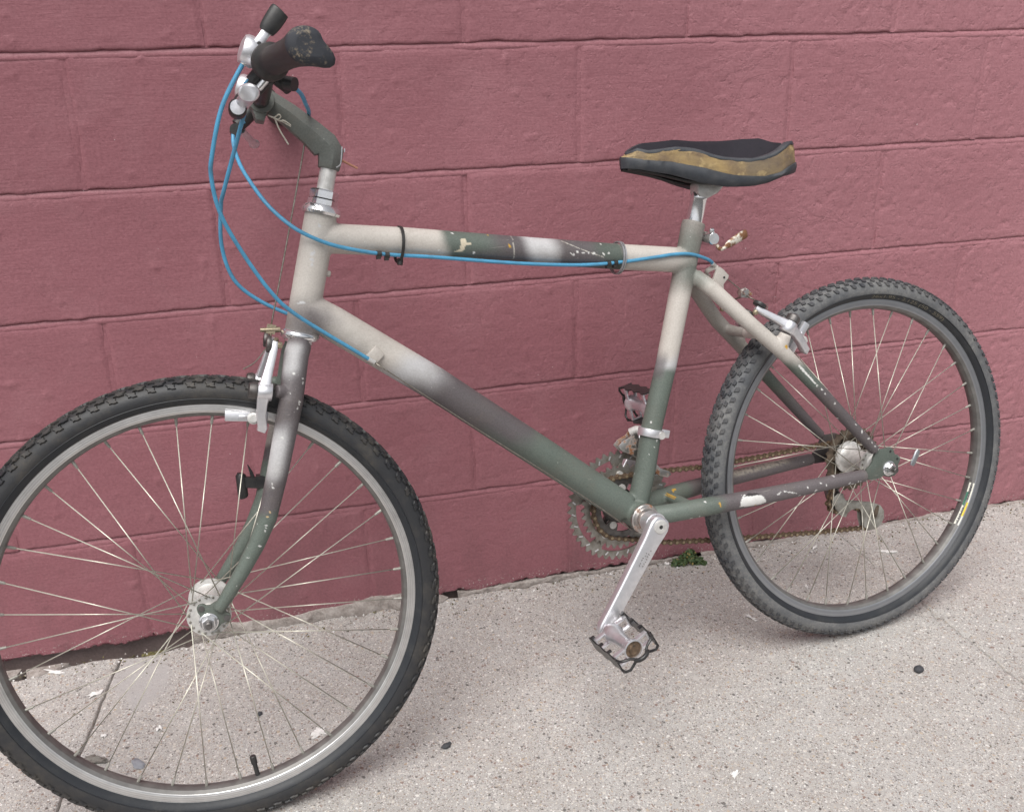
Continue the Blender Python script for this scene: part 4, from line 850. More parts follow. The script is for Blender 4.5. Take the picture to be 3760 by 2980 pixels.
# ------------------------------------------------ cables
def s2b(q):  # steered -> bike coordinates
    v_ = KB.inverted() @ (KS @ Vector(q)); return (v_.x, v_.y, v_.z)
def cable(name, pts, r, mat, cat=None, n=8): mb = MB(); mb.tube(catmull(pts, n), r, 10); return part(name, mb, mat, False, 180)
RH = .0027
cable('cable_housing', [s2b(q) for q in [(.9640, .6930, .125), (.9713, .686, .125), (1.0023, .6396, .12), (1.022, .5861, .11), (1.0264, .5619, .1), (1.023, .5229, .09), (1.0069, .4791, .075), (.9771, .421, .06)]] + [(.9508, .3861, .045), (.8799, .3285, .035), (.8560, .3095, .030)], RH, 'blue_housing')
cable('cable_housing', [s2b(q) for q in [(.9640, .6720, .1), (.9711, .6665, .1), (.9755, .6515, .095), (.9763, .6375, .08), (.984, .6196, .06), (1.0127, .5532, .02), (1.0199, .533, 0), (1.0263, .4831, -.02), (1.0171, .4378, -.03), (.9889, .4066, -.035)]] + [(.9420, .3780, -.034), (.8850, .350, -.033), (.8560, .3280, -.030)], RH, 'blue_housing')
cable('cable_housing', [s2b(q) for q in [(.9700, .6500, -.088), (.9841, .6424, -.088), (.9896, .6237, -.08), (.988, .5988, -.06), (.9808, .5718, -.03), (.9623, .5314, .01)]] + [(.9412, .5032, .022), (.92, .4863, .0285), (.89, .4709, .0275), (.8519, .4587, .025), (.8127, .4495, .0215), (.7478, .4389, .0185), (.6281, .4175, .0175), (.5324, .4042, .0175), (.4661, .4004, .0195), (.3979, .4016, .0225), (.3712, .4024, .0225), (.3429, .4004, .0212), (.3213, .3948, .0165), (.2962, .3850, .008), (.2850, .3765, .003)], RH, 'blue_housing')
cable('cable_housing', [s2b(q) for q in [(.9205, .6650, .1), (.9177, .6633, .1), (.905, .656, .075), (.8984, .6478, .05), (.892, .644, .015), (.89, .6409, -.01), (.8892, .6320, -.016), (.893, .622, -.017)]], RH, 'blue_housing')
cable('brake_wire', [s2b(q) for q in [(.9018, .6150, -.004), (.9018, .6044, 0), (.94, .488, 0), (.98, .3696, 0)]], .0011, 'cable_wire')
cable('shift_wire', [(.8560, .3095, .030), (.70, .176, .0275), (.56, .058, .0270), (.475, -.019, .0200)], .0009, 'cable_wire')
cable('shift_wire', [(.4780, -.0150, -.006), (.4400, .030, -.020), (.4230, .075, -.022), (.418, .11, -.022)], .0009, 'cable_wire')
cable('brake_wire', [(.2690, .3590, 0), (.2330, .3290, 0)], .0010, 'cable_wire')
for p_, q_ in (((.8610, .3135, .0310), (.8530, .3070, .0297)), ((.2905, .3800, .0055), (.2835, .3755, .0022)), (s2b((.9655, .6915, .125)), s2b((.9720, .6845, .125)))):
    mb = MB(); mb.tube([p_, q_], .0034, 12); part('cable_ferrule', mb, 'alloy_dull')
# ties, clips, string
def band(name, c, d, r, wd, mat, th=.0012, tail=None, seg=30, low=.0):
    mb = MB(); X, Y = perp(d); d = unit(d); c = np.asarray(c, float)
    loop = []
    for j in range(seg):
        t = 2 * PI * j / seg; p = c + (X * math.cos(t) + Y * math.sin(t)) * r; loop.append(p)
    mb.rings([[p + d * wd / 2 + (p - c) / r * q for q in (0,)] + [p + d * wd / 2 + (p - c) / r * th, p - d * wd / 2 + (p - c) / r * th, p - d * wd / 2] for p in loop], loop=True)
    if tail: mb.tube(tail[0], tail[1], 8)
    return part(name, mb, mat, False, 50)
dtt = unit((.9867, .1626, 0))
mbz = band('zip_tie', (.7920, .4610, .0035), dtt, .0245, .0042, 'zip_tie', tail=([(.7945, .4420, .0120), (.7965, .4335, .0130)], .0042))
band('wire_tie', (.4568, .4065, .003), dtt, .0236, .0022, 'wire_tie', .0016); band('wire_tie', (.4535, .4060, .003), dtt, .0236, .0020, 'wire_tie', .0016)
for (a, b, w_) in ((.826, .4520, .0225), (.815, .4490, .0215), (.4790, .4005, .0185), (.4680, .4005, .0195)):
    mb = MB(); mb.tube([(a + .003, b, w_), (a - .003, b - .0006, w_)], .0044, 10); mb.box((a + .0015, b - .005, w_), (.0028, 0, 0), (0, .0022, 0), (0, 0, .003)); part('cable_clip', mb, 'zip_tie')
sg = MB(); sg.tube(catmull([(.9440, .6420, .012), (.9365, .6370, .016), (.9300, .6335, .016), (.9240, .6330, .014), (.9100, .6230, .004), (.885, .607, -.012)], 5), .0011, 6); sg.tube(catmull([(.9375, .6375, .016), (.9310, .6410, .019), (.9290, .6380, .018), (.9330, .6350, .017), (.9370, .6370, .017)], 5), .0009, 6)
sg.tube(catmull([(.9365, .637, .016), (.9325, .6220, .017), (.9240, .6030, .017)], 5), .0010, 6); sg.tube(catmull([(.9330, .6345, .016), (.9250, .6310, .013), (.9050, .6190, .002)], 5), .0008, 6)
part('string', sg, 'string', True)
sg2 = MB(); sg2.tube([(.868, .5900, -.020), (.846, .5770, -.022), (.8330, .5690, -.022)], .0016, 6); part('straw', sg2, 'tan_straw', True)

# ------------------------------------------------ wheels
TY = .793        # tyre section height factor
def wheel(name, M, th0, front):
    wl = empty(name, M, bike)
    # tyre casing, half profile in (r, w), mirrored
    half = [(.2825, .0105), (.2850, .0145), (.2890, .0190), (.2960, .0228), (.3040, .0240), (.3120, .0228), (.3190, .0195), (.3245, .0140), (.3275, .0070), (.3285, 0)]
    half = [(.2825 + (r - .2825) * TY, w_ * .92) for r, w_ in half]
    prof = [(r, w_) for r, w_ in half] + [(r, -w_) for r, w_ in half[::-1][1:]]
    mb = MB(); n = 180
    def tori(prof, mset):
        R = [[(r * math.cos(2 * PI * i / n), r * math.sin(2 * PI * i / n), w_) for r, w_ in prof] for i in range(n)]; k = len(prof)
        vs = [p for r in R for p in r]; fs = []; ms = []
        for i in range(n):
            for j in range(k - 1): fs.append((i * k + j, i * k + j + 1, ((i + 1) % n) * k + j + 1, ((i + 1) % n) * k + j)); ms.append(mset(j))
        b = len(mb.v); mb.v.extend(vs); mb.f.extend([tuple(q + b for q in f) for f in fs]); mb.m.extend(ms)
    kk = len(prof)
    tori(prof, lambda j: 1 if (j < 3 or j > kk - 5) else 0)
    # moulded line on the sidewall
    for s in (1, -1): tori([(.2925, s * .0206), (.2931, s * .0220), (.2938, s * .0214)], lambda j: 1)
    sub(wl, 'tyre', mb, ['tyre_black', 'tyre_side'] if front else ['tyre_grey', 'tyre_side'], 50)
    # tread blocks
    tb = MB(); rs = np.random.RandomState(3 if front else 4)
    PR = [(.2825 + (r - .2825) * TY, w_ * .92) for r, w_ in [(.3285, 0), (.3275, .0070), (.3245, .0140), (.3190, .0195), (.3120, .0228), (.3040, .0240)]]
    arc = [0]; 
    for a, b in zip(PR[:-1], PR[1:]): arc.append(arc[-1] + math.hypot(a[0] - b[0], a[1] - b[1]))
    def surf(t, s, h):
        sg_ = 1 if s >= 0 else -1; s = abs(s); r = np.interp(s, arc, [p[0] for p in PR]); w_ = np.interp(s, arc, [p[1] for p in PR]); nr = np.array([r - .3000, w_]); nr /= np.linalg.norm(nr)
        r += nr[0] * h; w_ += nr[1] * h; return (r * math.cos(t), r * math.sin(t), sg_ * w_)
    def knob(t, s, dt, ds, h, skew=0, shape=None):
        """block on the tread: t angle, s arc position across, dt/ds half sizes (m), skew shears t along s"""
        pl = shape or [(-1, -1), (1, -1), (1, 1), (-1, 1)]; V_ = []
        for hh, k in ((-.001, 1.12), (h * .8, .97), (h, .84)):
            for a, b in pl:
                tt = t + (a * dt * k + skew * b * ds) / .325; V_.append(surf(tt, s + b * ds * k, hh))
        m = len(pl); tb.add(V_, [tuple(range(2 * m, 3 * m))] + [(i, (i + 1) % m, m + (i + 1) % m, m + i) for i in range(m)] + [(m + i, m + (i + 1) % m, 2 * m + (i + 1) % m, 2 * m + i) for i in range(m)])
    SH = [(-1, -.9), (-.2, -1), (.3, -.6), (1, -.8), (.8, .2), (1, .9), (.1, 1), (-.3, .6), (-.9, .7), (-.7, 0)]
    N_ = 80 if front else 108
    for i in range(N_):
        t = 2 * PI * i / N_; p = 2 * PI / N_
        if front:
            for s in (1, -1):
                o = 0 if s > 0 else .5; J = lambda: rs.randn() * .0004
                knob(t + p * o, s * .0205, .0060 + J(), .0036, .0026, .25 * s, SH)
                knob(t + p * (o + .42), s * .0138, .0072 + J(), .0034, .0030, -.7 * s, SH)
                knob(t + p * (o + .1), s * .0064, .0076 + J(), .0034, .0030, .8 * s, SH)
            knob(t + p * .25, 0, .0048, .0028, .0028, .3, SH)
        else:
            for s in (1, -1):
                o = 0 if s > 0 else .5
                knob(t + p * o, s * .0218, .0043, .0038, .0026, .35, [(-1, -1), (.9, -.8), (1, .6), (.4, 1), (-.8, .8)])
                knob(t + p * (o + .45), s * .0136, .0046, .0030, .0028, -.45 * s, SH)
                knob(t + p * (o + .10), s * .0060, .0046, .0025, .0028, .6 * s, SH)
            knob(t + p * .3, 0, .0046, .0022, .0032)
    sub(wl, 'tread_blocks', tb, 'tyre_tread' if front else 'tread_grey', 35, kind='stuff')
    # rim
    rh = [(.2870, .0100), (.2868, .0128), (.2862, .0132), (.2770, .0130), (.2745, .0126), (.2732, .0118), (.2690, .0085), (.2672, .0040), (.2668, 0)]
    rp = rh + [(r, -w_) for r, w_ in rh[::-1][1:]]
    mb = MB(); kr = len(rp); tori(rp, lambda j: 1 if 5 <= j <= kr - 7 else 0)
    sub(wl, 'rim', mb, ['rim_silver', 'rim_grey_inner'] if front else ['rim_grey', 'rim_grey_inner'], 30)
    # hub
    hb = MB(); fw = .031; fl_r = .029
    hb.lathe((0, 0, -fw - .002), (0, 0, 1), [(0, .012), (0, fl_r), (.003, fl_r), (.0042, .0225), (.008, .0190), (.016, .0170), (2 * fw - .012, .0170), (2 * fw - .004, .0190), (2 * fw - .0002, .0225), (2 * fw + .001, fl_r), (2 * fw + .004, fl_r), (2 * fw + .004, .0170), (2 * fw + .009, .0160), (2 * fw + .010, .0100)], 40)
    ho = .0 if front else .004
    sub(wl, 'hub', hb, 'alloy_dull', 35, M=Matrix.Translation((0, 0, ho)))
    hh = MB()
    for i in range(18):
        for s in (1, -1):
            a = math.radians(th0 + 20 * i + (10 if s < 0 else 0)); hh.lathe((.0255 * math.cos(a), .0255 * math.sin(a), s * (fw + .0022) + ho), (0, 0, s), [(0, .0018), (.0008, .0018), (.0012, .0008)], 7)
    sub(wl, 'spoke_heads', hh, 'ring_steel', 40, kind='stuff')
    oln = .050 if front else .066
    ax = MB(); ax.lathe((0, 0, -oln - .018), (0, 0, 1), [(0, .0045), (2 * oln + .036, .0045)], 14)
    for s in (1, -1):
        ax.lathe((0, 0, s * (fw + .008)), (0, 0, s), [(0, .0125), (oln - fw - .0085, .0125)], 18 if front else 6)
    sub(wl, 'axle', ax, 'chrome', 35)
    b0 = .0562 if front else .0716
    for s in (1, -1):
        nu = MB(); nu.lathe((0, 0, s * b0), (0, 0, s), [(0, .0128), (.0022, .0128), (.0030, .0112), (.0032, .0110)], 26); nu.lathe((0, 0, s * (b0 + .003)), (0, 0, s), [(0, .0084), (.0008, .0094), (.0062, .0094), (.0072, .0080), (.0072, .0050)], 6)
        nu.lathe((0, 0, s * (b0 + .0095)), (0, 0, s), [(0, .0050), (.0055 if front else .0095, .0048), (.0065 if front else .0105, .0035)], 14, 1)
        sub(wl, 'axle_nut', nu, ['chrome', 'steel_dark'], 30)
    # spokes: 36, three-cross
    sm = MB(); sm.tube([(0, 0, 0), (0, 0, 1)], .00080, 7)
    spm = None; nip = MB(); nip.lathe((0, 0, 0), (0, 0, 1), [(-.003, .0019), (.001, .0022), (.010, .0019), (.0115, .0012)], 8); nip_me = nip.mesh('nipple', 'grimy_alloy', 40)
    sp_me = sm.mesh('spoke', 'spoke_steel', 180)
    for i in range(36):
        th = math.radians(th0 + 10 * i); near = (i % 2 == 1); lead = (1 if (i // 2) % 2 == 0 else -1) * (-1 if front else 1)
        A = Vector((.2672 * math.cos(th), .2672 * math.sin(th), .0015 if near else -.0015)); hth = th + lead * math.radians(62)
        wz_ = (fw + (.0035 if lead > 0 else -.0008)) * (1 if near else -1) + ho
        B = Vector((.0255 * math.cos(hth), .0255 * math.sin(hth), wz_)); d = B - A; L_ = d.length
        q = Vector((0, 0, 1)).rotation_difference(d.normalized()).to_matrix().to_4x4()
        link('spoke', sp_me, wl, Matrix.Translation(A) @ q @ Matrix.Diagonal((1, 1, L_, 1))); link('nipple', nip_me, wl, Matrix.Translation(A) @ q)
    return wl
M0 = KS @ Matrix.Translation((1.1160, .0028, 0)) @ Vector((0, 0, 1)).rotation_difference(Vector((.0109, -.0343, 1))).to_matrix().to_4x4() @ Matrix.Scale(.996, 4)
fwheel = wheel('front_wheel', M0, 89.6, True)
rwheel = wheel('rear_wheel', KB @ Matrix.Translation((.0085, .0048, 0)) @ Matrix.Scale(.9916, 4), 87.9, False)
vl = MB(); va = math.atan2(-.255, -.0249); d = np.array([-math.cos(va), -math.sin(va), 0]); vl.lathe(np.array([math.cos(va), math.sin(va), 0]) * .267, d, [(0, .0033), (.018, .0033), (.0185, .0042), (.0200, .0045), (.030, .0045), (.0310, .0036), (.0313, .0008)], 16); sub(fwheel, 'valve', vl, 'black_plastic')
# oval reflector clip on a rear spoke
rc_ = MB(); a = np.array([-.1090, .0035, .027]); b = np.array([-.0935, -.0225, .027]); rc_.tube([a, a + (b - a) * .15, a + (b - a) * .85, b], [.0038, .0056, .0056, .0038], 14, flat=.5, up=(0, 0, 1)); sub(rwheel, 'reflector_clip', rc_, 'rim_grey')
# rim sticker with its lettering on the inner rim face
def rim_pt(a, t, h=.0002): # t 0..1 from the near edge of the inner face towards its crown
    P1, P2 = (.2732, .0118), (.2684, .0070); r = P1[0] + (P2[0] - P1[0]) * t - h * .7; w_ = P1[1] + (P2[1] - P1[1]) * t + h * .75; return (r * math.cos(a), r * math.sin(a), w_)
def rim_band(mb, a0, a1, t0, t1, m, h=.0003, n=24):
    A = np.linspace(math.radians(a0), math.radians(a1), n); mb.add([rim_pt(a, t, h) for a in A for t in (t0, t1)], [(2 * i, 2 * i + 1, 2 * i + 3, 2 * i + 2) for i in range(n - 1)], m)
sk = MB(); s0, s1 = -160.4, -142.6
rim_band(sk, s0, s1, 0, 1.35, 0); rim_band(sk, -156.5, -150.8, .62, 1.34, 1, .00045); rim_band(sk, -152.4, -146.5, .05, .50, 2, .00045); rim_band(sk, -151.0, -146.8, .0, .10, 3, .0006)
st_ = sub(rwheel, 'rim_sticker', sk, ['sticker_white', 'sticker_green', 'sticker_yellow', 'sticker_orange'], 180)
def glyphs(text):
    cu = bpy.data.curves.new('txt', 'FONT'); cu.body = text; cu.size = 1; ob = bpy.data.objects.new('txt', cu); COL.objects.link(ob)
    dg = bpy.context.evaluated_depsgraph_get(); dg.update(); me = bpy.data.meshes.new_from_object(ob.evaluated_get(dg)); bpy.data.objects.remove(ob)
    V_ = [tuple(v.co) for v in me.vertices]; F_ = [tuple(p.vertices) for p in me.polygons]; bpy.data.meshes.remove(me); return V_, F_
def rim_text(text, a_start, a_end, t_base, t_top, mb, m=0):
    V_, F_ = glyphs(text); xs = [v[0] for v in V_]; x0, x1 = min(xs), max(xs); ys = [v[1] for v in V_]; y1 = max(ys)
    mb.add([rim_pt(math.radians(a_start + (a_end - a_start) * (v[0] - x0) / (x1 - x0)), t_base + (t_top - t_base) * v[1] / y1, .0007) for v in V_], F_, m)
tx = MB(); rim_text('ARAYA', -159.2, -153.2, 1.02, .34, tx); rim_text('RM-17', -149.8, -143.4, 1.15, .52, tx); sub(rwheel, 'sticker_lettering', tx, 'sticker_ink', 180)
# moulded size marking on the rear tyre
def tyre_text(text, a_start, a_end, r0, r1, mb):
    V_, F_ = glyphs(text); xs = [v[0] for v in V_]; x0, x1 = min(xs), max(xs); y1 = max(v[1] for v in V_); o = []
    for v in V_:
        a = math.radians(a_start + (a_end - a_start) * (v[0] - x0) / (x1 - x0)); r = r0 + (r1 - r0) * v[1] / y1; w_ = .92 * np.interp(r, [.2825 + (q - .2825) * TY for q in (.2825, .2850, .2890, .2960, .3040)], [.0105, .0145, .0190, .0228, .0240]) + .0005; o.append((r * math.cos(a), r * math.sin(a), w_))
    mb.add(o, F_)
tt_ = MB(); tyre_text('26x1.95 - 2.125 (50 - 559)', 94, 128, .2868, .2918, tt_); sub(rwheel, 'tyre_lettering', tt_, 'tyre_print', 180)

# ------------------------------------------------ brakes (cantilevers)
def canti(name, K, boss, bdir, top, bot, pad, padd, s, rear):
    e = empty(name, K, bike); W = lambda q: np.array([q[0], q[1], q[2] * s]); b = W(boss); d = unit(W(bdir)); m = MB()
    m.lathe(b - d * .004, d, [(0, .0105), (.001, .0118), (.0175, .0116), (.019, .0100)], 24)
    t = W(top); q = W(bot)
    def bar(path):
        R = []
        for i, (p, hw, hd) in enumerate(path):
            tn = unit(path[min(i + 1, len(path) - 1)][0] - path[max(i - 1, 0)][0]); k = unit(np.cross(tn, d)); dd = np.cross(k, tn)
            R.append([p + dd * x + k * y for x, y in rrect(hw, hd, min(hw, hd) * .45, 3)])
        m.rings(R)
    up_ = t - b; dn = q - b
    bar([(b + d * .0065, .0090, .0098), (b + d * .006 + up_ * .20, .0072, .0078), (b + d * .004 + up_ * .45, .0058, .0068), (b + d * .001 + up_ * .8, .0050, .0062), (t - up_ * .04, .0046, .0060), (t + up_ * .06, .0038, .0050)])
    bar([(b + d * .0065, .0090, .0098), (b + d * .006 + dn * .30, .0070, .0082), (b + d * .004 + dn * .65, .0062, .0070), (q - d * .001, .0064, .0066), (q + dn * .10, .0058, .0050)])
    sub(e, 'brake_arm', m, 'alloy', 60)
    m = MB(); m.lathe(b + d * .0155, d, [(0, .0105), (.004, .0112), (.0095, .0104), (.011, .0085), (.011, .004)], 20); sub(e, 'pivot_cap', m, 'steel_dark')
    p = W(pad); pd = unit(W(padd)); zz = np.array([0, 0, 1.]); yy = np.cross(zz, pd); m = MB(); m.box(p, pd * .0275, yy * .0062, zz * .0048); m.box(p + pd * .004 + zz * s * .0050, pd * .006, yy * .0022, zz * .0012)
    sub(e, 'pad_holder', m, 'alloy', 40, .0016)
    m = MB(); m.box(p - zz * s * .0085, pd * .026, yy * .0058, zz * .0042); sub(e, 'brake_pad', m, 'black_plastic', 40, .001)
    m = MB(); bp_ = q * .75 + b * .25; m.lathe(p * .6 + bp_ * .4 + zz * s * .004, zz * s, [(0, .0078), (.008, .0078), (.009, .0060), (.009, .0045), (.013, .0045)], 16); m.tube([p * .75 + bp_ * .25, bp_], .0045, 10); sub(e, 'pad_bolt', m, 'alloy_dull')
    m = MB(); m.lathe(t - d * .010, d, [(0, .0030), (.002, .0046), (.006, .0046), (.006, .0030), (.016, .0030), (.016, .0044), (.020, .0044)], 10); sub(e, 'anchor_bolt', m, 'brass')
    m = MB(); m.lathe(t + d * .004, d, [(0, .0050), (.001, .0105), (.0035, .0112), (.006, .0105), (.007, .0050)], 22); sub(e, 'wire_disc', m, 'black_plastic' if rear else 'steel_dark')
    return t
ftop = [canti('front_brake', KS, (.9960, .2915, .058), (.97, .24, 0), (.9800, .3500, .044 if s > 0 else .044), (1.0120, .2457, .050), (1.0290, .2590, .0235), (.985, .17, 0), s, False) for s in (1, -1)]
rtop = [canti('rear_brake', KB, (.1960, .2650, .061), (-.62, .78, 0), (.2385, .3035, .046), (.1590, .2290, .056), (.1470, .2440, .0235), (-.62, .78, 0), s, True) for s in (1, -1)]
hg = MB(); H = np.array([.9800, .3677, 0])
hg.box(H, (.0055, .0018, 0), (-.002, .006, 0), (0, 0, .0035)); hg.lathe(H - np.array([.012, .002, 0]), unit((1, .1, 0)), [(0, .0036), (.006, .0042), (.018, .0042), (.018, .0030), (.026, .0030)], 10); part('cable_hanger', hg, 'brass', True)
hw = MB()
for t in ftop: hw.tube([H + np.array([0, -.005, 0]), t + np.array([.006, .004, 0])], .0011, 6); hw.tube([H + np.array([.001, -.008, 0]), t + np.array([.005, -.004, 0])], .0009, 6)
hw.tube(catmull([(.9840, .3560, .028), (.9930, .3440, .034), (1.0080, .3300, .036), (1.0240, .3230, .036)], 6), .0009, 6); part('straddle_wire', hw, 'cable_wire', True)
H2 = np.array([.2312, .3275, 0]); hg = MB(); hg.prism([(.2385, .3320, -.004), (.2290, .3345, -.004), (.2205, .3245, -.004), (.2260, .3170, -.004), (.2385, .3200, -.004)], (0, 0, .008)); hg.lathe((.2325, .3275, -.010), (0, 0, 1), [(0, .0050), (.020, .0050)], 6); hg.box((.2240, .3262, .0045), (-.0048, -.0045, 0), (.0016, -.0016, 0), (0, 0, .0012)); part('cable_hanger', hg, 'rust_steel')
hw = MB()
for t in rtop: hw.tube([H2 + np.array([-.004, -.006, 0]), t + np.array([-.010, .006, 0])], .0013, 6)
for k in range(4): hw.tube(catmull([rtop[0] + np.array([-.012, .006, 0]), rtop[0] + np.array([-.020, .004 - k * .003, -.003 * k]), rtop[0] + np.array([-.019 - .002 * k, -.010, -.004])], 4), .0005, 5)
part('straddle_wire', hw, 'cable_wire')
# small black lamp bracket strapped to the far fork blade
lb = MB(); lb.tube([(1.0480, .1690, -.050), (1.0490, .1660, -.050), (1.0500, .1360, -.050), (1.0495, .1330, -.050)], [.0050, .0072, .0072, .0050], 14); lb.box((1.0370, .1540, -.050), (.0090, .002, 0), (-.001, .0075, 0), (0, 0, .0050)); lb.box((1.0235, .1530, -.052), (.006, .001, 0), (-.001, .0085, 0), (0, 0, .0085))
lb.tube([(1.0330, .1600, -.050), (1.0345, .1690, -.049), (1.0375, .1800, -.049)], [.0030, .0022, .0006], 8); part('sensor_bracket', lb, 'black_plastic', True)

# ------------------------------------------------ cranks, rings, pedals
BBc = np.array([.460, .0015, 0])
def crank(s, tipuv, arm_w0, arm_w1):
    e = empty('crank', KB, bike); a = BBc + np.array([0, 0, arm_w0 * s]); b = np.array([tipuv[0], tipuv[1], arm_w1 * s]); ax = unit(b - a); zz = np.array([0, 0, 1. * s]); side = unit(np.cross(zz, ax)); R = []
    L_ = np.linalg.norm(b - a)
    for t, hw_, hd in [(-.085, .004, .0060), (-.078, .0100, .0076), (-.05, .0148, .0082), (0, .0172, .0085), (.06, .0166, .0085), (.15, .0148, .0082), (.35, .0136, .0078), (.6, .0124, .0074), (.85, .0118, .0070), (.95, .0122, .0070), (1.0, .0122, .0070), (1.045, .0105, .0068), (1.068, .0068, .0062), (1.075, .0025, .0050)]:
        c = a + (b - a) * t; R.append([c + side * x + zz * y for x, y in rrect(hw_, hd, min(hw_, hd) * .45, 3)])
    m = MB(); m.rings(R); m.lathe(BBc + np.array([0, 0, s * (arm_w0 - .027)]), zz, [(0, .0160), (.004, .0178), (.022, .0180)], 28); sub(e, 'crank_arm', m, 'alloy', 50)
    m = MB(); m.lathe(a + zz * .0084, zz, [(0, .0114), (.0006, .0114), (.0008, .0106), (.0020, .0104), (.0024, .0092), (.0020, .0036)], 30); sub(e, 'dust_cap', m, 'alloy_dull', 30)
    m = MB(); m.lathe(a + zz * .0096, zz, [(0, .0034), (.0009, .0034), (.001, .0002)], 6); sub(e, 'cap_hole', m, 'black_plastic', 30)
    return e, a, b, ax, side, zz
ce, ca_, cb_, cax, cside, czz = crank(1, (.5660, -.1345), .078, .0865)
# faint maker's stamp on the arm: two short rows of worn punch marks
em = MB(); rs = np.random.RandomState(9)
for row, (o1, n_) in enumerate(((.0040, 7), (-.0015, 6))):
    for i in range(n_):
        c = ca_ + cax * (.040 + .0042 * i + .006 * row) + cside * (-o1) + czz * .0087
        for k in range(3): q = c + cax * rs.uniform(-.0012, .0012) + cside * rs.uniform(-.0014, .0014); em.box(q, cax * rs.uniform(.0003, .0008), cside * rs.uniform(.0002, .0006), czz * .0002)
sub(ce, 'stamp_marks', em, 'etch', 180, kind='stuff')
ce2, ca2, cb2, cax2, cside2, _ = crank(-1, (.354, .1375), .080, .088)
# chainrings
cr = empty('chainset', KB, bike)
def ring_gear(name, teeth, rp, rin, z, th, mat, tooth=.0062, pins=True):
    n = teeth * 8; O_ = []; I_ = []
    for i in range(n):
        a = 2 * PI * i / n; k = i % 8; r = rp + [-.45, -.40, .10, .52, .62, .40, .0, -.38][k] * tooth; O_.append((r * math.cos(a), r * math.sin(a))); I_.append((rin * math.cos(a), rin * math.sin(a)))
    m = MB(); m.plate(O_, I_, -th / 2, th / 2)
    for q in range(5):
        a = 2 * PI * q / 5 + .35; ca, sa = math.cos(a), math.sin(a); w2 = .0095; m.prism([((rin + .002) * ca - w2 * 1.4 * sa, (rin + .002) * sa + w2 * 1.4 * ca, -th / 2 + .0002), ((rin + .002) * ca + w2 * 1.4 * sa, (rin + .002) * sa - w2 * 1.4 * ca, -th / 2 + .0002), ((rin - .012) * ca + w2 * .8 * sa, (rin - .012) * sa - w2 * .8 * ca, -th / 2 + .0002), ((rin - .012) * ca - w2 * .8 * sa, (rin - .012) * sa + w2 * .8 * ca, -th / 2 + .0002)], (0, 0, th - .0004))
    sub(cr, name, m, mat, 35, M=Matrix.Translation((BBc[0], BBc[1], z)))
ring_gear('chainring', 44, .0890, .0778, -.0500, .003, 'ring_steel'); ring_gear('chainring', 36, .0680, .0560, -.0430, .003, 'ring_steel'); ring_gear('chainring', 26, .0526, .0400, -.0360, .003, 'steel_dark', .0050)
pn = MB()
for i in range(26):
    a = 2 * PI * i / 26; pn.box((BBc[0] + .0825 * math.cos(a), BBc[1] + .0825 * math.sin(a), -.0484), (.0034 * math.cos(a + .6), .0034 * math.sin(a + .6), 0), (-.0011 * math.sin(a + .6), .0011 * math.cos(a + .6), 0), (0, 0, .0006))
sub(cr, 'shift_ramps', pn, 'alloy', 40, kind='stuff')
sd_ = MB()
for q in range(5):
    a = 2 * PI * q / 5 + .35; ca, sa = math.cos(a), math.sin(a); sd_.prism([(BBc[0] - .013 * sa, BBc[1] + .013 * ca, -.056), (BBc[0] + .013 * sa, BBc[1] - .013 * ca, -.056), (BBc[0] + .062 * ca + .008 * sa, BBc[1] + .062 * sa - .008 * ca, -.056), (BBc[0] + .062 * ca - .008 * sa, BBc[1] + .062 * sa + .008 * ca, -.056)], (0, 0, .006))
sd_.lathe((BBc[0], BBc[1], -.075), (0, 0, 1), [(0, .017), (.022, .030), (.026, .030)], 26); sub(cr, 'spider', sd_, 'steel_dark', 35)
for q in range(5):
    a = 2 * PI * q / 5 + .35
    for r_, z_ in ((.0535, -.0410), (.0330, -.0345)):
        m = MB(); m.lathe((BBc[0] + r_ * math.cos(a), BBc[1] + r_ * math.sin(a), z_ - .014), (0, 0, 1), [(0, .0048), (.013, .0048), (.013, .0064), (.0152, .0062), (.0152, .0030)], 16, 0); m.lathe((BBc[0] + r_ * math.cos(a), BBc[1] + r_ * math.sin(a), z_ + .0006), (0, 0, 1), [(0, .0030), (.0004, .0030)], 10, 1); sub(cr, 'ring_bolt', m, ['alloy_dull', 'black_paint'], 30)
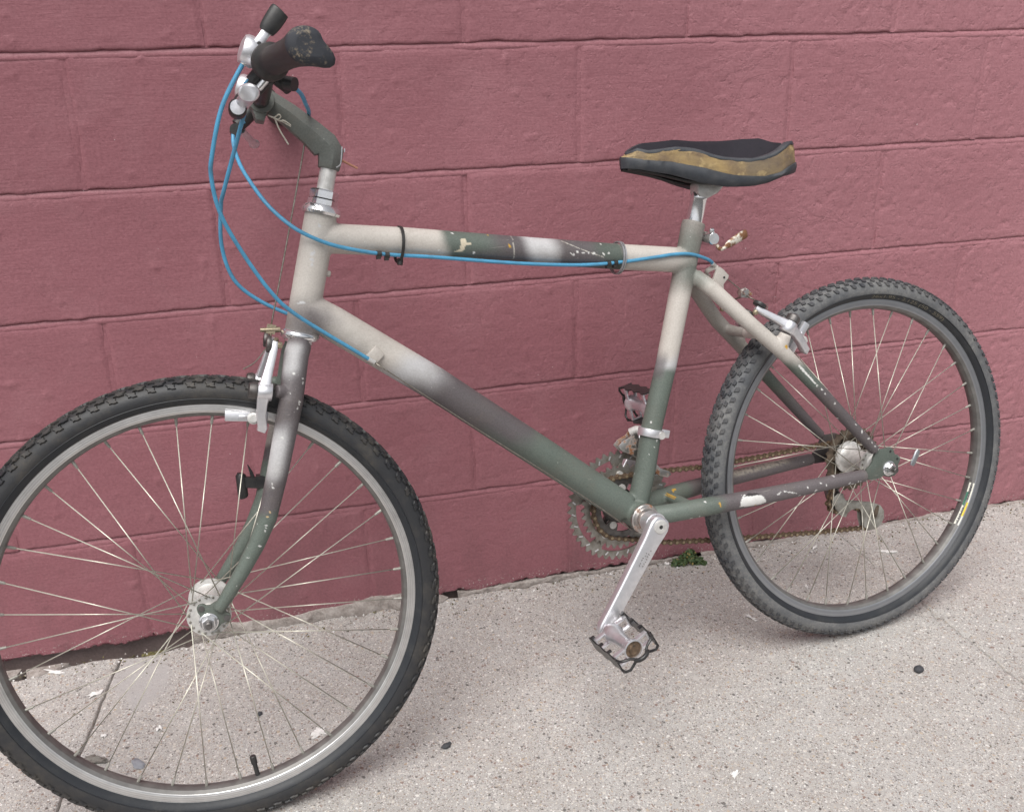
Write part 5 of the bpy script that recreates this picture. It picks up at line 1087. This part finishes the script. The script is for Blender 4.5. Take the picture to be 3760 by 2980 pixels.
def pedal(s, base, p_dir):
    e = empty('pedal', KB, bike); b = np.asarray(base, float); zz = np.array([0, 0, 1. * s]); p = unit(p_dir); q = np.cross(np.array([0, 0, 1.]), p); q = q if q[1] > 0 else -q
    at = lambda x, y, z: b + p * x * .86 + q * y + zz * z
    m = MB(); m.lathe(b - zz * .002, zz, [(0, .0065), (.008, .0065), (.009, .0115), (.012, .0115), (.020, .0148), (.026, .0150), (.034, .0122), (.045, .0102), (.062, .0096), (.072, .0104), (.078, .0142), (.084, .0152), (.0845, .0130), (.080, .0124)], 26); sub(e, 'pedal_body', m, 'alloy', 50)
    m = MB(); m.lathe(b + zz * .076, zz, [(0, .0126), (.0035, .0126), (.0045, .0075), (.0065, .0068), (.0066, .0005)], 20); sub(e, 'bearing_cup', m, 'rusty_chain')
    for z in (.016, .078):
        for sx in (1, -1):
            m = MB(); R0, R1 = [], []      # one closed loop-shaped strut
            for y, x in ((.0100, .0130), (.0100, .0345), (-.0100, .0345), (-.0100, .0130)): R0.append((sx * x, y))
            for y, x in ((.0068, .0130), (.0068, .0315), (-.0068, .0315), (-.0068, .0130)): R1.append((sx * x, y))
            vs = [at(x, y, z + dz) for dz in (-.0042, .0042) for L in (R0, R1) for x, y in L]; fs = []
            for i in range(3):
                fs += [(i, i + 1, 5 + i, 4 + i), (8 + i, 12 + i, 13 + i, 9 + i), (i, 8 + i, 9 + i, i + 1), (4 + i, 5 + i, 13 + i, 12 + i)]
            fs += [(0, 4, 12, 8), (3, 11, 15, 7)]; m.add(vs, fs); sub(e, 'pedal_strut', m, 'alloy', 40, .0007)
    m = MB()
    for sx in (1, -1):
        n_ = 15; zs = np.linspace(.004, .092, n_); poly = [(sx * (.0355 + .0006 * math.sin(i * 1.1)), .0112 + .0024 * math.sin(i * PI / 2.2), zs[i]) for i in range(n_)] + [(sx * .0355, -.0112 - .0024 * math.sin(i * PI / 2.2), zs[i]) for i in range(n_ - 1, -1, -1)]
        m.prism([at(sx * .0352, y, z) for _, y, z in poly], p * sx * .0022)
        for z in (.012, .040, .066): m.box(at(sx * .0330, .0125, z), p * .0030, q * .0014, zz * .0022)
        for y in (.0095, -.0095):
            m.tube([at(sx * .0362, y, .088), at(sx * .0345, y * 1.02, .097), at(sx * .0270, y * .95, .1015), at(sx * .0180, y * .6, .1015), at(sx * .0125, y * .25, .1030)], .0021, 8)
    m.tube([at(-.0130, 0, .1030), at(-.008, 0, .1085), at(0, 0, .1105), at(.008, 0, .1085), at(.0130, 0, .1030)], .0034, 10)
    sub(e, 'pedal_cage', m, 'black_paint', 40)
    slots = MB()
    return e
pedal(1, (.5660, -.1345, .094), (-.90, .43, 0)); pedal(-1, (.354, .1375, -.096), (.18, .98, 0))

# ------------------------------------------------ chain
ch = empty('chain', KB, bike); ZC = -.040
def arc_pts(c, r, a0, a1, n): return [(c[0] + r * math.cos(math.radians(a)), c[1] + r * math.sin(math.radians(a))) for a in np.linspace(a0, a1, n)]
path = arc_pts((.460, .0015), .0532, -62, 80, 22) + [(.3806, .0475), (.2983, .0385), (.19, .0345), (.0826, .0322)] + arc_pts((0, 0), .0305, 78, 262, 14) + [(.018, -.036), (.034, -.058)] + arc_pts((.0225, -.0799), .0195, 40, -95, 8) + [(.0, -.092), (-.030, -.108)] + arc_pts((-.053, -.1273), .0190, 70, 285, 10) + [(-.0384, -.1440), (.0700, -.1290), (.1911, -.1100), (.307, -.0905), (.381, -.0772)]
path = np.array(path + [path[0]]); seg = np.linalg.norm(np.diff(path, axis=0), axis=1); cum = np.concatenate([[0], np.cumsum(seg)]); NL = int(round(cum[-1] / .0127)); NL += NL % 2
def cpt(s): s = s % cum[-1]; return np.array([np.interp(s, cum, path[:, 0]), np.interp(s, cum, path[:, 1])])
def link_mesh(outer):
    m = MB(); h = .0127 / 2; zo = .0038 if outer else .0026
    for s in (1, -1):
        pl = []
        for k in range(20):
            a = 2 * PI * k / 20; x = math.cos(a) * .0044 + (h if math.cos(a) > 0 else -h); y = math.sin(a) * .0044; 
            pl.append((x, y))
        pl2 = []
        for x, y in pl: pl2.append((x, y * (1 if abs(x) > h * .55 else .72), s * zo - .0006))
        # waist
        pts = []
        for k, q in enumerate(pl2):
            pts.append(q)
            nx = pl2[(k + 1) % 20]
            if q[0] * nx[0] < 0: pts.append((0, math.copysign(.0021, q[1]), q[2]))
        m.prism(pts, (0, 0, .0012))
    for x in (-h, h): m.lathe((x, 0, -zo - (.0008 if outer else 0)), (0, 0, 1), [(0, .0024), (2 * zo + (.0018 if outer else .0006), .0024)], 10, 1)
    return m.mesh('chain_link', ['rusty_chain', 'chain_pin'], 40)
LMo, LMi = link_mesh(True), link_mesh(False); stp = cum[-1] / NL
for i in range(NL):
    a, b = cpt(i * stp), cpt((i + 1) * stp); c = (a + b) / 2; d = b - a
    zc = np.interp(c[0], [0, .06, .42, .46], [-.044, -.044, -.0365, -.0360]) if c[1] > -.07 or c[0] > .3 else np.interp(c[0], [0, .3], [-.046, -.040])
    link('chain_link', LMo if i % 2 else LMi, ch, Matrix.Translation((c[0], c[1], zc)) @ Matrix.Rotation(math.atan2(d[1], d[0]), 4, 'Z'))

# ------------------------------------------------ cassette and derailleurs
ct = empty('cassette', KB @ Matrix.Translation((0, 0, 0)), bike)
for n_, r_, z_ in ((28, .0565, -.0290), (24, .0485, -.0340), (20, .0405, -.0390), (17, .0345, -.0440), (14, .0285, -.0490)):
    m = MB(); k = n_ * 6; O_ = []; I_ = []
    for i in range(k):
        a = 2 * PI * i / k; O_.append(((r_ + [-.4, -.2, .45, .55, .1, -.35][i % 6] * .005) * math.cos(a), (r_ + [-.4, -.2, .45, .55, .1, -.35][i % 6] * .005) * math.sin(a))); ri = max(.0200, r_ - .0120) if n_ > 20 else .016; I_.append((ri * math.cos(a), ri * math.sin(a)))
    m.plate(O_, I_, z_ - .0010, z_ + .0010)
    if n_ > 20:
        for q in range(6):
            a = 2 * PI * q / 6 + .2; m.box((.030 * math.cos(a) * (r_ / .0565), .030 * math.sin(a) * (r_ / .0565), z_), (.0165 * math.cos(a), .0165 * math.sin(a), 0), (-.0052 * math.sin(a), .0052 * math.cos(a), 0), (0, 0, .0009))
    sub(ct, 'sprocket', m, 'cassette_metal', 35)
m = MB(); m.lathe((0, 0, -.052), (0, 0, 1), [(0, .012), (0, .0175), (.024, .0175), (.024, .012)], 24); sub(ct, 'freewheel_body', m, 'cassette_metal', 35)
rd = empty('rear_derailleur', KB, bike)
def pulley(c, z):
    n_ = 66; m = MB(); O_ = [((.0165 + [-.3, .2, .5, .5, .2, -.3][i % 6] * .003) * math.cos(2 * PI * i / n_), (.0165 + [-.3, .2, .5, .5, .2, -.3][i % 6] * .003) * math.sin(2 * PI * i / n_)) for i in range(n_)]; I_ = [(.004 * math.cos(2 * PI * i / n_), .004 * math.sin(2 * PI * i / n_)) for i in range(n_)]
    m.plate(O_, I_, -.0018, .0018); sub(rd, 'jockey_wheel', m, 'steel_dark', 35, M=Matrix.Translation((c[0], c[1], z)))
pulley((.0225, -.0799), -.046); pulley((-.053, -.1273), -.046)
cage = [(.0330, -.0690), (.0345, -.0800), (.0300, -.0930), (.0180, -.1080), (.0080, -.1120), (.0040, -.1050), (-.004, -.1010), (-.016, -.1000), (-.0240, -.1030), (-.0285, -.1130), (-.0290, -.1250), (-.0330, -.1400), (-.0430, -.1480), (-.0580, -.1490), (-.0710, -.1430), (-.0790, -.1310), (-.0790, -.1170), (-.0710, -.1050), (-.0590, -.0990), (-.0440, -.0955), (-.0280, -.0905), (-.0100, -.0860), (.0040, -.0840), (.0100, -.0760), (.0130, -.0660), (.0230, -.0630)]
m = MB(); m.prism([(a, b, -.0405) for a, b in cage], (0, 0, .0022)); c1 = sub(rd, 'cage_plate', m, 'grimy_alloy', 40, .0008)
m = MB(); m.prism([(a, b, -.0530) for a, b in cage], (0, 0, .0022)); sub(rd, 'cage_plate', m, 'grimy_alloy', 40, .0008)
m = MB(); m.prism([(-.0530 + .0055 * math.cos(t) - .012 * math.sin(t) * .35 - .007, -.1160 + .013 * math.sin(t), -.03825) for t in np.linspace(0, 2 * PI, 20)[:-1]], (0, 0, .0003)); sub(rd, 'cage_slot', m, 'cassette_metal', 40)
m = MB(); m.tube([(.004, -.018, -.060), (.012, -.040, -.066), (.020, -.062, -.062), (.022, -.078, -.058)], [.012, .013, .014, .011], 16); m.lathe((.004, -.016, -.073), (0, 0, 1), [(0, .011), (.012, .011)], 18); sub(rd, 'derailleur_body', m, 'steel_dark')
fdz = empty('front_derailleur', KB, bike)
dst = unit((-.285, .958, 0)); m = MB(); m.lathe(np.array([.4185, .1270, 0]) - dst * .0062, dst, [(0, .0172), (0, .0202), (.0125, .0202), (.0125, .0172)], 34); m.box((.3985, .1225, .0035), (.0090, .0028, 0), (-.0018, .0060, 0), (0, 0, .0062)); sub(fdz, 'clamp_band', m, 'alloy', 40, .0008)
m = MB(); m.lathe((.4085, .1228, .0165), unit((.10, -.10, 1)), [(0, .0062), (.0016, .0066), (.0032, .0060), (.0032, .0024)], 16); sub(fdz, 'clamp_bolt', m, 'alloy_dull')
def fcage(z, th):
    out = [(.4640, .1060), (.4560, .1130), (.4410, .1180), (.4340, .1250), (.4270, .1200), (.4180, .0980), (.4050, .0760), (.3900, .0560), (.3740, .0480), (.3700, .0420), (.3780, .0380), (.3930, .0440), (.4080, .0580), (.4240, .0760), (.4380, .0870), (.4560, .0960)]
    m = MB(); m.prism([(a, b, z) for a, b in out], (0, 0, th)); return m
sub(fdz, 'guide_plate', fcage(-.0285, .0018), 'rust_steel', 40, .0005); sub(fdz, 'guide_plate', fcage(-.0450, .0018), 'rust_steel', 40, .0005)
m = MB(); m.prism([(.3700, .0420, -.0450), (.3780, .0380, -.0450), (.3810, .0410, -.0450), (.3735, .0455, -.0450)], (0, 0, .0180)); sub(fdz, 'guide_bridge', m, 'alloy_dull', 40, .0005); m = MB(); m.tube([(.4360, .1230, -.036), (.4280, .1270, -.030), (.424, .128, -.022)], .007, 12); sub(fdz, 'guide_arm', m, 'alloy_dull', 40, .0005)
